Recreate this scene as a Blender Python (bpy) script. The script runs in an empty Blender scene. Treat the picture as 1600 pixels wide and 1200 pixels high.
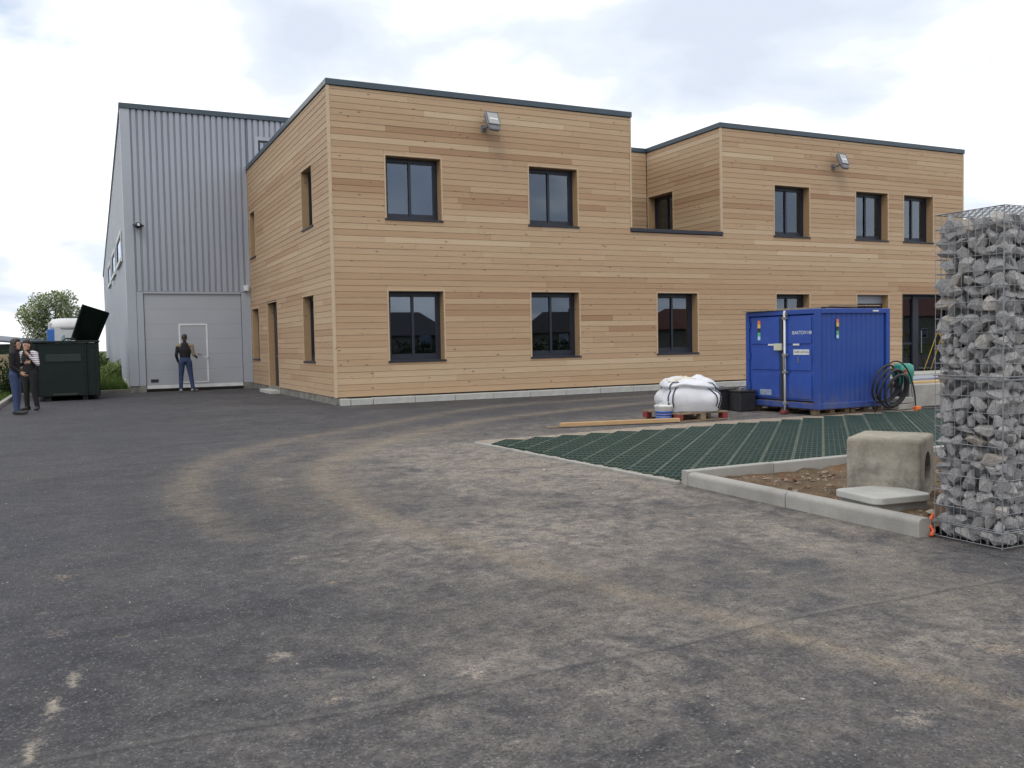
import bpy, bmesh, math, random
import numpy as np
from mathutils import Matrix, Vector, noise
rnd = random.Random(7)
S = bpy.context.scene
COL = S.collection

# ------------------------------------------------------------------ camera, sky, sun, exposure
CAMH = 1.33
PITCH, ROLL, FPX = -0.0465, -0.0194, 1393.3
cam_data = bpy.data.cameras.new('camera')
cam = bpy.data.objects.new('camera', cam_data)
COL.objects.link(cam)
U0 = Vector((0, -math.sin(PITCH), math.cos(PITCH)))
FW = Vector((0, math.cos(PITCH), math.sin(PITCH)))
RX = Vector((1, 0, 0))
Rv = RX * math.cos(ROLL) + U0 * math.sin(ROLL)
Uv = U0 * math.cos(ROLL) - RX * math.sin(ROLL)
Mc = Matrix.Identity(4)
for i in range(3):
    Mc[i][0], Mc[i][1], Mc[i][2] = Rv[i], Uv[i], -FW[i]
Mc[2][3] = CAMH
cam.matrix_world = Mc
cam_data.sensor_width = 36.0
cam_data.lens = 36.0 * FPX / 1600.0
cam_data.clip_start = 0.05
cam_data.clip_end = 5000
S.camera = cam

SUN_EL, SUN_AZ = math.radians(54), math.radians(-163)     # azimuth measured from +Y towards +X
world = bpy.data.worlds.new('World')
S.world = world
world.use_nodes = True
wn, wl = world.node_tree.nodes, world.node_tree.links
wn.clear()
w_out = wn.new('ShaderNodeOutputWorld')
w_bg = wn.new('ShaderNodeBackground')
w_bg.inputs['Strength'].default_value = 0.15
sky = wn.new('ShaderNodeTexSky')
sky.sky_type = 'NISHITA'
sky.sun_disc = False
sky.sun_elevation = SUN_EL
sky.sun_rotation = SUN_AZ
sky.air_density = 1.0
sky.dust_density = 1.5
w_tc = wn.new('ShaderNodeTexCoord')
w_sep = wn.new('ShaderNodeSeparateXYZ')
wl.new(w_tc.outputs['Generated'], w_sep.inputs[0])


def wmath(op, a, b=None, c=None):
    n = wn.new('ShaderNodeMath')
    n.operation = op
    for i, x in enumerate((a, b, c)):
        if x is None:
            continue
        if isinstance(x, (int, float)):
            n.inputs[i].default_value = x
        else:
            wl.new(x, n.inputs[i])
    return n.outputs[0]


zz = wmath('ADD', wmath('MAXIMUM', w_sep.outputs[2], 0.0), 0.22)
w_cmb = wn.new('ShaderNodeCombineXYZ')
wl.new(wmath('DIVIDE', w_sep.outputs[0], zz), w_cmb.inputs[0])
wl.new(wmath('DIVIDE', w_sep.outputs[1], zz), w_cmb.inputs[1])
w_cmb.inputs[2].default_value = 3.7


def wnoise(scale, detail, rough, off):
    mp = wn.new('ShaderNodeMapping')
    mp.inputs['Location'].default_value = off
    wl.new(w_cmb.outputs[0], mp.inputs[0])
    n = wn.new('ShaderNodeTexNoise')
    n.inputs['Scale'].default_value = scale
    n.inputs['Detail'].default_value = detail
    n.inputs['Roughness'].default_value = rough
    n.inputs['Distortion'].default_value = 0.25
    wl.new(mp.outputs[0], n.inputs['Vector'])
    return n.outputs['Fac']


def wramp(fac, stops):
    r = wn.new('ShaderNodeValToRGB')
    el = r.color_ramp.elements
    while len(el) > 1:
        el.remove(el[-1])
    el[0].position, el[0].color = stops[0]
    for p, c in stops[1:]:
        e = el.new(p)
        e.color = c
    wl.new(fac, r.inputs[0])
    return r.outputs[0]


cover = wramp(wnoise(1.15, 7, 0.55, (2.6, 2.2, 0)), [(0.28, (0, 0, 0, 1)), (0.40, (1, 1, 1, 1))])
cloud = wramp(wnoise(1.5, 6, 0.5, (5.3, 8.1, 2)), [(0.33, (0.58, 0.64, 0.74, 1)), (0.42, (0.69, 0.745, 0.82, 1)), (0.48, (0.91, 0.935, 0.965, 1)), (0.58, (1.08, 1.08, 1.09, 1))])
w_mul = wn.new('ShaderNodeMix')
w_mul.data_type = 'RGBA'
w_mul.blend_type = 'MULTIPLY'
w_mul.inputs[0].default_value = 1.0
wl.new(cloud, w_mul.inputs[6])
w_mul.inputs[7].default_value = (6.7, 6.7, 6.7, 1)
w_mix = wn.new('ShaderNodeMix')
w_mix.data_type = 'RGBA'
wl.new(cover, w_mix.inputs[0])
wl.new(sky.outputs[0], w_mix.inputs[6])
wl.new(w_mul.outputs[2], w_mix.inputs[7])
wl.new(w_mix.outputs[2], w_bg.inputs['Color'])
wl.new(w_bg.outputs[0], w_out.inputs['Surface'])

sun_d = bpy.data.lights.new('sun', 'SUN')
sun_d.energy = 0.75
sun_d.angle = math.radians(22)
sun_d.color = (1.0, 0.95, 0.88)
sun = bpy.data.objects.new('sun', sun_d)
COL.objects.link(sun)
to_sun = Vector((math.sin(SUN_AZ) * math.cos(SUN_EL), math.cos(SUN_AZ) * math.cos(SUN_EL), math.sin(SUN_EL)))
sun.rotation_euler = to_sun.to_track_quat('Z', 'Y').to_euler()
sun.location = (0, 0, 60)

S.view_settings.view_transform = 'Standard'
S.view_settings.look = 'None'
S.view_settings.exposure = 0.35
S.view_settings.gamma = 1
S.view_settings.use_curve_mapping = False
S.render.engine = 'CYCLES'
S.cycles.max_bounces = 6
S.cycles.diffuse_bounces = 3
S.cycles.glossy_bounces = 3
S.cycles.transmission_bounces = 4
S.cycles.transparent_max_bounces = 6
S.cycles.use_denoising = True

# ------------------------------------------------------------------ site frame: u along the facade, v into the building
TH = 0.45
B0 = Vector((-3.9606, 20.0207, 0))
CU = Vector((math.cos(TH), math.sin(TH), 0))
CV = Vector((-math.sin(TH), math.cos(TH), 0))


def W(u, v, z=0.0):
    return B0 + CU * u + CV * v + Vector((0, 0, z))


# ------------------------------------------------------------------ materials
def _nt(name):
    m = bpy.data.materials.new(name)
    m.use_nodes = True
    nt = m.node_tree
    b = nt.nodes['Principled BSDF']
    return m, nt, b


class NT:
    """small shorthand round a node tree"""
    def __init__(s, name):
        s.m, s.nt, s.b = _nt(name)

    def new(s, t):
        return s.nt.nodes.new('ShaderNode' + t)

    def link(s, a, b):
        s.nt.links.new(a, b)

    def put(s, sock, x):
        if isinstance(x, (int, float)):
            sock.default_value = x
        elif isinstance(x, (tuple, list)):
            sock.default_value = tuple(x) + ((1,) if len(x) == 3 and sock.type == 'RGBA' else ())
        else:
            s.link(x, sock)

    def math(s, op, a, b=None, c=None, clamp=False):
        n = s.new('Math')
        n.operation = op
        n.use_clamp = clamp
        for i, x in enumerate((a, b, c)):
            if x is not None:
                s.put(n.inputs[i], x)
        return n.outputs[0]

    def coord(s, kind='Object', scale=(1, 1, 1), loc=(0, 0, 0)):
        t = s.new('TexCoord')
        mp = s.new('Mapping')
        mp.inputs['Scale'].default_value = scale
        mp.inputs['Location'].default_value = loc
        s.link(t.outputs[kind], mp.inputs[0])
        return mp.outputs[0]

    def noise(s, vec, scale, detail=4, rough=0.55, dist=0.0, out='Fac'):
        n = s.new('TexNoise')
        if vec is not None:
            s.link(vec, n.inputs['Vector'])
        n.inputs['Scale'].default_value = scale
        n.inputs['Detail'].default_value = detail
        n.inputs['Roughness'].default_value = rough
        n.inputs['Distortion'].default_value = dist
        return n.outputs[out]

    def voronoi(s, vec, scale, out='Distance', rand=1.0):
        n = s.new('TexVoronoi')
        s.link(vec, n.inputs['Vector'])
        n.inputs['Scale'].default_value = scale
        n.inputs['Randomness'].default_value = rand
        return n.outputs[out]

    def ramp(s, fac, stops):
        r = s.new('ValToRGB')
        el = r.color_ramp.elements
        while len(el) > 1:
            el.remove(el[-1])
        el[0].position = stops[0][0]
        el[0].color = tuple(stops[0][1]) + (1,) if not isinstance(stops[0][1], (int, float)) else (stops[0][1],) * 3 + (1,)
        for p, c in stops[1:]:
            e = el.new(p)
            e.color = tuple(c) + (1,) if not isinstance(c, (int, float)) else (c, c, c, 1)
        s.link(fac, r.inputs[0])
        return r.outputs[0]

    def mix(s, fac, a, b, blend='MIX'):
        n = s.new('Mix')
        n.data_type = 'RGBA'
        n.blend_type = blend
        s.put(n.inputs[0], fac)
        s.put(n.inputs[6], a)
        s.put(n.inputs[7], b)
        return n.outputs[2]

    def attr(s, name, out='Fac'):
        n = s.new('Attribute')
        n.attribute_name = name
        return n.outputs[out]

    def bump(s, h, strength=0.3, dist=0.01):
        n = s.new('Bump')
        n.inputs['Strength'].default_value = strength
        n.inputs['Distance'].default_value = dist
        s.link(h, n.inputs['Height'])
        s.link(n.outputs[0], s.b.inputs['Normal'])

    def base(s, c, rough=0.7, metal=0.0, spec=None, ior=None):
        s.put(s.b.inputs['Base Color'], c)
        s.put(s.b.inputs['Roughness'], rough)
        s.b.inputs['Metallic'].default_value = metal
        if spec is not None:
            s.b.inputs['Specular IOR Level'].default_value = spec
        if ior is not None:
            s.b.inputs['IOR'].default_value = ior


def pm(name, c1, c2=None, scale=6.0, rough=0.7, bump=0.0, bscale=40.0, metal=0.0, spec=None, stretch=(1, 1, 1), lo=0.35, hi=0.65):
    t = NT(name)
    v = t.coord('Object', stretch)
    if c2 is None:
        c2 = tuple(x * 0.8 for x in c1)
    c = t.mix(t.ramp(t.noise(v, scale, 5, 0.6), [(lo, 0.0), (hi, 1.0)]), c1, c2)
    t.base(c, rough, metal, spec)
    if bump:
        t.bump(t.noise(v, bscale, 4, 0.6), bump, 0.01)
    return t.m


def wood_mat(name, tones, gain=1.0, attr_tone=True):
    t = NT(name)
    tc = t.new('TexCoord')
    sp = t.new('SeparateXYZ')
    t.link(tc.outputs['Object'], sp.inputs[0])
    tone = t.attr('tone') if attr_tone else 0.5
    along = t.math('ADD', t.math('ADD', sp.outputs[0], sp.outputs[1]), t.math('MULTIPLY', tone, 61.0))
    cm = t.new('CombineXYZ')
    t.link(along, cm.inputs[0])
    t.link(t.math('MULTIPLY', tone, 17.0), cm.inputs[1])
    t.link(sp.outputs[2], cm.inputs[2])

    def scaled(sc):
        mp = t.new('Mapping')
        mp.inputs['Scale'].default_value = sc
        t.link(cm.outputs[0], mp.inputs[0])
        return mp.outputs[0]
    base = t.ramp(tone, [(i / (len(tones) - 1), c) for i, c in enumerate(tones)]) if attr_tone else t.mix(0.0, tones[0], tones[0])
    grain = t.noise(scaled((0.7, 1, 26)), 3.0, 6, 0.65, 0.4)
    base = t.mix(t.ramp(grain, [(0.38, 0.0), (0.68, 0.5)]), base, t.mix(1.0, base, (0.80, 0.68, 0.57), 'MULTIPLY'))
    streak = t.noise(scaled((0.35, 1, 7)), 1.5, 3, 0.5)
    base = t.mix(t.ramp(streak, [(0.35, 0.0), (0.7, 0.45)]), base, t.mix(1.0, base, (1.14, 1.10, 1.04), 'MULTIPLY'))
    knot = t.voronoi(scaled((2.6, 1, 6.0)), 1.0, 'Distance')
    base = t.mix(t.ramp(knot, [(0.055, 0.85), (0.12, 0.0)]), base, (0.12, 0.06, 0.03))
    t.base(base, 0.6, 0.0, 0.45)
    t.bump(grain, 0.25, 0.004)
    return t.m


TONES = [(0.315, 0.190, 0.110), (0.378, 0.246, 0.147), (0.418, 0.287, 0.178), (0.443, 0.315, 0.201), (0.468, 0.345, 0.226), (0.52, 0.40, 0.274)]
M = {}
M['plank'] = wood_mat('larch_cladding', TONES)
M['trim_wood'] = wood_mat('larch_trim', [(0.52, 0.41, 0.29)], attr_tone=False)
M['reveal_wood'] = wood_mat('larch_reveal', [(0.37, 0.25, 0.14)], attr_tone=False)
M['dark_wall'] = pm('membrane', (0.03, 0.024, 0.018))
M['anthracite'] = pm('anthracite_metal', (0.015, 0.019, 0.034), (0.012, 0.015, 0.027), 3, 0.42)
M['coping'] = pm('coping_metal', (0.050, 0.075, 0.098), (0.042, 0.062, 0.085), 2, 0.36)
M['clad'] = pm('grey_cladding', (0.35, 0.37, 0.43), (0.315, 0.335, 0.39), 0.7, 0.42, metal=0.15, stretch=(1, 1, 0.3))
M['clad_pale'] = pm('pale_flashing', (0.38, 0.405, 0.46), (0.345, 0.37, 0.42), 1.0, 0.4, metal=0.1)
M['sec_door'] = pm('sectional_door_paint', (0.37, 0.39, 0.43), (0.345, 0.365, 0.405), 1.0, 0.45)
M['white_metal'] = pm('white_painted_metal', (0.72, 0.73, 0.74), (0.62, 0.63, 0.64), 5, 0.45)
M['grey_plastic'] = pm('grey_housing', (0.19, 0.195, 0.21), (0.15, 0.155, 0.17), 9, 0.5)
M['black'] = pm('black_rubber', (0.018, 0.018, 0.02), (0.03, 0.03, 0.03), 14, 0.6)
M['steel'] = pm('galvanised_wire', (0.30, 0.31, 0.33), (0.20, 0.21, 0.23), 30, 0.45, metal=0.5)
M['concrete'] = pm('kerb_concrete', (0.36, 0.35, 0.325), (0.27, 0.26, 0.24), 3.5, 0.9, 0.35, 60)
M['concrete_pale'] = pm('pale_concrete', (0.46, 0.46, 0.43), (0.38, 0.38, 0.36), 5, 0.9, 0.3, 50)
M['concrete_dirty'] = pm('dirty_plinth', (0.24, 0.235, 0.21), (0.13, 0.125, 0.11), 2.5, 0.9, 0.4, 40)


def glass_mat(name, tint, opaque=False):
    t = NT(name)
    v = t.coord('Object', (1, 1, 1))
    t.base(tint, 0.012, 0.0, None, 2.9)
    bp = t.new('Bump')
    bp.inputs['Strength'].default_value = 0.03
    bp.inputs['Distance'].default_value = 0.01
    t.link(t.noise(v, 0.9, 1, 0.4), bp.inputs['Height'])
    t.link(bp.outputs[0], t.b.inputs['Normal'])
    if not opaque:
        gl = t.new('BsdfGlossy')
        gl.inputs['Roughness'].default_value = 0.01
        gl.inputs['Color'].default_value = (0.72, 0.84, 1.0, 1)
        t.link(bp.outputs[0], gl.inputs['Normal'])
        tr = t.new('BsdfTransparent')
        tr.inputs['Color'].default_value = tuple(tint) + (1,)
        fr = t.new('Fresnel')
        fr.inputs['IOR'].default_value = 2.2
        ms = t.new('MixShader')
        t.link(fr.outputs[0], ms.inputs[0])
        t.link(tr.outputs[0], ms.inputs[1])
        t.link(gl.outputs[0], ms.inputs[2])
        t.link(ms.outputs[0], t.nt.nodes['Material Output'].inputs['Surface'])
    return t.m


M['glass'] = glass_mat('dark_window_glass', (0.42, 0.45, 0.50))
M['glass_green'] = glass_mat('entrance_glass', (0.50, 0.58, 0.52))


# ------------------------------------------------------------------ mesh helpers
class MB:
    def __init__(s):
        s.v, s.f, s.mi = [], [], []

    def add(s, vs, fs, mi=0):
        o = len(s.v)
        s.v += [tuple(p) for p in vs]
        s.f += [tuple(i + o for i in f) for f in fs]
        s.mi += [mi] * len(fs)
        return s

    def box(s, x0, x1, y0, y1, z0, z1, mi=0, T=None):
        vs = [(x, y, z) for x in (x0, x1) for y in (y0, y1) for z in (z0, z1)]
        if T is not None:
            vs = [tuple(T(*p)) if callable(T) else tuple(T @ Vector(p)) for p in vs]
        s.add(vs, [(0, 1, 3, 2), (4, 6, 7, 5), (0, 4, 5, 1), (2, 3, 7, 6), (0, 2, 6, 4), (1, 5, 7, 3)], mi)
        return s

    def prism(s, poly, z0, z1, mi=0, T=None):
        n = len(poly)
        vs = [(x, y, z0) for x, y in poly] + [(x, y, z1) for x, y in poly]
        if T is not None:
            vs = [tuple(T(*p)) if callable(T) else tuple(T @ Vector(p)) for p in vs]
        s.add(vs, [tuple(range(n - 1, -1, -1)), tuple(range(n, 2 * n))] + [(i, (i + 1) % n, n + (i + 1) % n, n + i) for i in range(n)], mi)
        return s

    def tube(s, pts, r, n=8, mi=0, closed=False, cap=True):
        pts = [Vector(p) for p in pts]
        rs = r if isinstance(r, (list, tuple)) else [r] * len(pts)
        L = len(pts)
        rings = []
        up = None
        for i, p in enumerate(pts):
            if closed:
                d = pts[(i + 1) % L] - pts[i - 1]
            else:
                d = pts[min(i + 1, L - 1)] - pts[max(i - 1, 0)]
            d = d.normalized() if d.length > 1e-9 else Vector((0, 0, 1))
            if up is None:
                up = Vector((0, 0, 1)) if abs(d.z) < 0.9 else Vector((1, 0, 0))
            a = up - d * up.dot(d)
            if a.length < 1e-6:
                a = Vector((1, 0, 0)) - d * d.x
            a.normalize()
            up = a
            b = d.cross(a)
            rings.append([p + (a * math.cos(2 * math.pi * k / n) + b * math.sin(2 * math.pi * k / n)) * rs[i] for k in range(n)])
        vs = [q for rg in rings for q in rg]
        fs = []
        m = L if closed else L - 1
        for i in range(m):
            j = (i + 1) % L
            for k in range(n):
                fs.append((i * n + k, i * n + (k + 1) % n, j * n + (k + 1) % n, j * n + k))
        if cap and not closed:
            fs.append(tuple(range(n - 1, -1, -1)))
            fs.append(tuple((L - 1) * n + k for k in range(n)))
        s.add(vs, fs, mi)
        return s

    def lathe(s, prof, n=24, c=(0, 0, 0), mi=0):
        vs, fs = [], []
        for r, z in prof:
            for k in range(n):
                a = 2 * math.pi * k / n
                vs.append((c[0] + r * math.cos(a), c[1] + r * math.sin(a), c[2] + z))
        for i in range(len(prof) - 1):
            for k in range(n):
                fs.append((i * n + k, i * n + (k + 1) % n, (i + 1) * n + (k + 1) % n, (i + 1) * n + k))
        fs.append(tuple(range(n - 1, -1, -1)))
        fs.append(tuple((len(prof) - 1) * n + k for k in range(n)))
        s.add(vs, fs, mi)
        return s

    def mesh(s, name, mats, smooth=False, bevel=0.0, seg=2, fix=True):
        me = bpy.data.meshes.new(name)
        me.from_pydata(s.v, [], s.f)
        mats = mats if isinstance(mats, (list, tuple)) else [mats]
        for m in mats:
            me.materials.append(m)
        if len(mats) > 1:
            me.polygons.foreach_set('material_index', s.mi)
        if fix or bevel:
            bm = bmesh.new()
            bm.from_mesh(me)
            if fix:
                bmesh.ops.recalc_face_normals(bm, faces=bm.faces)
            if bevel:
                es = [e for e in bm.edges if len(e.link_faces) == 2 and e.calc_face_angle(0) > 0.5]
                bmesh.ops.bevel(bm, geom=es, offset=bevel, segments=seg, affect='EDGES', profile=0.5)
            bm.to_mesh(me)
            bm.free()
        if smooth:
            me.polygons.foreach_set('use_smooth', [True] * len(me.polygons))
        me.update()
        return me

    def build(s, name, mats, parent=None, **kw):
        me = s.mesh(name, mats, **kw)
        return link(name, me, parent)


def link(name, data, parent=None):
    o = bpy.data.objects.new(name, data)
    COL.objects.link(o)
    if parent is not None:
        o.parent = parent
    return o


def tag(o, label, cat=None, group=None, kind=None):
    if label:
        o['label'] = label
    if cat:
        o['category'] = cat
    if group:
        o['group'] = group
    if kind:
        o['kind'] = kind
    return o


def put(o, u, v, z=0.0, rot=0.0):
    """stand an object at (u, v) of the site frame"""
    o.location = W(u, v, z)
    o.rotation_euler = (0, 0, TH + rot)
    return o


def thing(name, label, cat, u=0, v=0, z=0, rot=0.0, group=None):
    o = bpy.data.objects.new(name, None)
    o.empty_display_size = 0.2
    COL.objects.link(o)
    put(o, u, v, z, rot)
    return tag(o, label, cat, group)


def copy_tree(src, parent=None):
    c = src.copy()
    COL.objects.link(c)
    if parent is not None:
        c.parent = parent
    for ch in list(src.children):
        copy_tree(ch, c)
    return c


def set_tone(me, t):
    a = me.attributes.new('tone', 'FLOAT', 'POINT')
    a.data.foreach_set('value', [t] * len(me.vertices))


def text_mesh(name, body, size, mat, parent, extrude=0.0006):
    cu = bpy.data.curves.new(name, 'FONT')
    cu.body = body
    cu.size = size
    cu.align_x, cu.align_y = 'CENTER', 'CENTER'
    cu.extrude = extrude
    tmp = bpy.data.objects.new('tmp', cu)
    COL.objects.link(tmp)
    dg = bpy.context.evaluated_depsgraph_get()
    me = bpy.data.meshes.new_from_object(tmp.evaluated_get(dg))
    bpy.data.objects.remove(tmp)
    me.materials.clear()
    me.materials.append(mat)
    return link(name, me, parent)


def rect_minus(a0, a1, z0, z1, ops):
    """rectangle minus rectangular openings, as a list of rectangles"""
    cuts = sorted({a0, a1, *[min(max(x, a0), a1) for o in ops for x in o[:2]]})
    out = []
    for p, q in zip(cuts, cuts[1:]):
        if q - p < 1e-5:
            continue
        mid = (p + q) / 2
        spans = sorted((max(o[2], z0), min(o[3], z1)) for o in ops if o[0] < mid < o[1] and o[3] > z0 and o[2] < z1)
        z = z0
        free = []
        for s0, s1 in spans:
            if s0 > z + 1e-5:
                free.append((z, s0))
            z = max(z, s1)
        if z < z1 - 1e-5:
            free.append((z, z1))
        for f in free:
            out.append([p, q, f[0], f[1]])
    merged = []
    for r in out:                                      # join neighbours of the same height
        for m in merged:
            if abs(m[1] - r[0]) < 1e-5 and abs(m[2] - r[2]) < 1e-5 and abs(m[3] - r[3]) < 1e-5:
                m[1] = r[1]
                break
        else:
            merged.append(r)
    return merged

# ------------------------------------------------------------------ ground and yard
t = NT('rough_grass_soil')
v = t.coord('Object')
g1 = t.mix(t.ramp(t.noise(v, 0.5, 6, 0.65), [(0.4, 0.0), (0.62, 1.0)]), (0.045, 0.075, 0.022), (0.12, 0.09, 0.05))
g1 = t.mix(t.ramp(t.noise(v, 14, 4, 0.6), [(0.35, 0.0), (0.7, 0.7)]), g1, (0.07, 0.10, 0.03))
t.base(g1, 0.95, 0, 0.1)
t.bump(t.noise(v, 30, 4, 0.7), 0.6, 0.03)
M['soil_grass'] = t.m
gm = MB()
R_ = 1800
gm.add([(R_ * math.cos(a), R_ * math.sin(a), -0.02) for a in [2 * math.pi * k / 48 for k in range(48)]], [tuple(range(48))])
g = gm.build('ground', M['soil_grass'])
tag(g, 'rough grassy ground reaching out to the horizon', 'ground', kind='structure')


def polydist(P, pts):
    """distance from points P (n,2) to a polyline, and the arc position of the nearest point"""
    best = np.full(len(P), 1e9)
    for a, b in zip(pts, pts[1:]):
        a, b = np.array(a), np.array(b)
        d = b - a
        s = np.clip(((P - a) @ d) / (d @ d), 0, 1)
        q = np.hypot(*(P - a - s[:, None] * d).T)
        best = np.minimum(best, q)
    return best


def smooth_line(pts, n=8):
    out = []
    P = [np.array(p, float) for p in pts]
    P = [2 * P[0] - P[1]] + P + [2 * P[-1] - P[-2]]
    for i in range(1, len(P) - 2):
        for k in range(n):
            s = k / n
            out.append(tuple(0.5 * ((2 * P[i]) + (-P[i - 1] + P[i + 1]) * s + (2 * P[i - 1] - 5 * P[i] + 4 * P[i + 1] - P[i + 2]) * s * s + (-P[i - 1] + 3 * P[i] - 3 * P[i + 1] + P[i + 2]) * s ** 3)))
    out.append(tuple(P[-2]))
    return out


us = np.concatenate([np.arange(-6.9, 1.5, 0.06), np.arange(1.5, 10, 0.16), np.arange(10, 46, 1.2)])
vs_ = np.concatenate([np.arange(-46, -18.6, 1.0), np.arange(-18.6, -13.4, 0.04), np.arange(-13.4, -7, 0.09), np.arange(-7, 10.6, 0.22)])
UU, VV = np.meshgrid(us, vs_)
Pg = np.stack([UU.ravel(), VV.ravel()], 1)
nu, nv = len(us), len(vs_)
TRACK_A = smooth_line([(16, -1.5), (9, -1.9), (5.5, -2.15), (2.4, -2.9), (-0.56, -5.26), (-2.64, -7.08), (-3.79, -8.73), (-4.27, -10.87), (-4.32, -12.1), (-4.2, -13.4)])
TRACK_B = smooth_line([(16, -3.1), (10, -3.5), (6, -3.9), (1.86, -5.24), (-0.55, -7.1), (-2.26, -9.06), (-2.9, -10.5), (-3.1, -12.2), (-3.04, -13.6), (-2.81, -14.7), (-2.69, -15.45), (-2.51, -16.05), (-2.37, -16.65), (-2.23, -17.2), (-2.14, -17.7)])
TRACK_C = smooth_line([(1.0, -5.6), (-1.3, -7.3), (-3.1, -9.1), (-3.55, -10.7), (-3.62, -12.2), (-3.3, -13.6), (-3.0, -14.6)])
dA, dB, dC = polydist(Pg, TRACK_A), polydist(Pg, TRACK_B), polydist(Pg, TRACK_C)
fadeA = np.clip((Pg[:, 1] + 14.5) / 2.5, 0, 1)
near = np.clip((Pg[:, 1] + 19) / 9, 0.28, 1)
track = np.maximum(np.exp(-(dA / (0.20 * near + 0.05)) ** 2) * 0.62 * fadeA, np.exp(-(dB / (0.25 * near)) ** 2) * 0.85)
track = np.maximum(track, np.exp(-(dC / 0.2) ** 2) * 0.3 * fadeA)
# broad beige dust that lies between the tracks and the paving, thinner towards the left and the near foreground
u_, v_ = Pg[:, 0], Pg[:, 1]
dust = np.exp(-(((u_ + 0.7) / 1.9) ** 2 + ((v_ + 11.0) / 3.3) ** 2)) * 1.0
dust = np.maximum(dust, np.exp(-(((u_ + 2.3) / 1.5) ** 2 + ((v_ + 14.2) / 1.4) ** 2)) * 0.8)
dust = np.maximum(dust, np.exp(-(((u_ + 0.9) / 0.8) ** 2 + ((v_ + 15.0) / 1.2) ** 2)) * 0.75)
dust = np.maximum(dust, np.exp(-(((u_ + 3.0) / 1.6) ** 2 + ((v_ + 16.6) / 1.0) ** 2)) * 0.5)
dust = np.maximum(dust, np.exp(-(((u_ + 1.6) / 0.9) ** 2 + ((v_ + 17.2) / 0.8) ** 2)) * 0.6)
edge = np.abs(u_ + 0.42)
dust = np.maximum(dust, np.exp(-(edge / 0.35) ** 2) * (v_ < -8.8) * (v_ > -13.2) * 0.95)
strip = polydist(Pg, [(-0.1, -8.75), (2.4, -8.62), (4.5, -8.5), (6.3, -8.6), (10, -8.9)])
dust = np.maximum(dust, np.exp(-(strip / 0.24) ** 4) * 1.3)
dust = np.maximum(dust, np.exp(-(((u_ - 4.5) / 5) ** 2 + ((v_ + 7.4) / 1.1) ** 2)) * 0.5)
dust *= 1 - 0.75 * np.exp(-((v_ + 1.2) / 1.2) ** 2) * (u_ > -0.3)
tint = np.zeros(len(Pg))
PATCH = [(-2.37, -7.47, .3, .3, 'L'), (-1.75, -6.9, .3, .2, 'L'), (-3.51, -11.13, .22, .2, 'L'), (-3.41, -10.62, .14, .18, 'L'), (-2.76, -10.9, .17, .4, 'L'), (-5.21, -14.31, .22, .09, 'L'), (-3.8, -16.69, .04, .05, 'O'), (-3.74, -16.44, .11, .13, 'L'), (-4.32, -16.44, .045, .07, 'P'), (-4.92, -16.43, .03, .05, 'L'), (-5.24, -16.48, .045, .06, 'P'), (-5.07, -16.46, .05, .03, 'L'), (-4.15, -16.94, .03, .03, 'L'), (-4.62, -16.86, .03, .02, 'L'), (-3.18, -17.01, .06, .09, 'P'), (-3.41, -16.89, .06, .07, 'L'), (-3.04, -17.32, .09, .08, 'Y'), (-3.11, -17.59, .08, .08, 'L'), (-1.69, -15.83, .08, .09, 'L'), (-1.08, -14.37, .06, .1, 'O'), (-0.46, -15.32, .13, .21, 'Y'), (-2.52, -17.03, .05, .06, 'Y'), (-4.39, -15.18, .2, .11, 'L'), (-2.09, -16.42, .05, .11, 'L'), (-1.72, -16.6, .03, .09, 'Y'), (-5.37, -14.62, .07, .1, 'Y'), (-5.29, -15.02, .08, .09, 'Y'), (-5.28, -13.88, .08, .1, 'Y'), (-1.88, -11.47, .26, .17, 'L'), (-1.68, -17.28, .13, .13, 'Y'), (-3.47, -17.24, .13, .1, 'L'), (-3.54, -15.47, .2, .09, 'L'), (-3.69, -13.96, .26, .12, 'L'), (-3.9, -17.12, .06, .03, 'L'), (-2.57, -17.61, .11, .07, 'L'), (-3.25, -16.31, .17, .09, 'L')]
prg = random.Random(21)
for k in range(60):
    PATCH.append((prg.uniform(-5.2, -0.3), prg.uniform(-17.6, -9), prg.uniform(.02, .08), prg.uniform(.02, .08), prg.choice('LLYYO')))
hard = np.zeros(len(Pg))
for (pu, pv, ru, rv, kd) in PATCH:
    e = np.exp(-(((u_ - pu) / ru) ** 2 + ((v_ - pv) / rv) ** 2))
    amp = (0.85 if kd in 'LP' else 0.7) * prg.uniform(0.4, 0.85)
    hard = np.maximum(hard, e * amp * (0.6 if ru > 0.15 else 1))
    tint = np.maximum(tint, e * {'L': 0.0, 'P': 0.35, 'Y': 0.45, 'O': 1.0}[kd])
hard = np.maximum(hard, np.exp(-(strip / 0.25) ** 4) * 1.15)
tint = np.maximum(tint, np.exp(-(strip / 0.3) ** 4) * 0.2)
lineL = polydist(Pg, [(-5.18, -15.55), (-5.32, -16.2), (-5.33, -16.48)])
hard = np.maximum(hard, np.exp(-(lineL / 0.025) ** 2) * 0.8)
tint = np.maximum(tint, np.clip(track, 0, 1) * 0.5)
dark_band = np.exp(-((v_ + 0.95) / 0.95) ** 4) * (u_ > -0.6) * (u_ < 40)  # darker strip of fresh asphalt along the timber front
dark_band = np.maximum(dark_band, np.exp(-((v_ - 8.7) / 1.4) ** 4) * (u_ < 0.2) * 0.8)  # soft shadow before the warehouse, put into the asphalt colour
me = bpy.data.meshes.new('asphalt_yard')
wx = B0.x + Pg[:, 0] * CU.x + Pg[:, 1] * CV.x
wy = B0.y + Pg[:, 0] * CU.y + Pg[:, 1] * CV.y
zrel = 0.006 * np.sin(u_ * 1.3 + 1) * np.sin(v_ * 0.9) - 0.006
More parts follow.
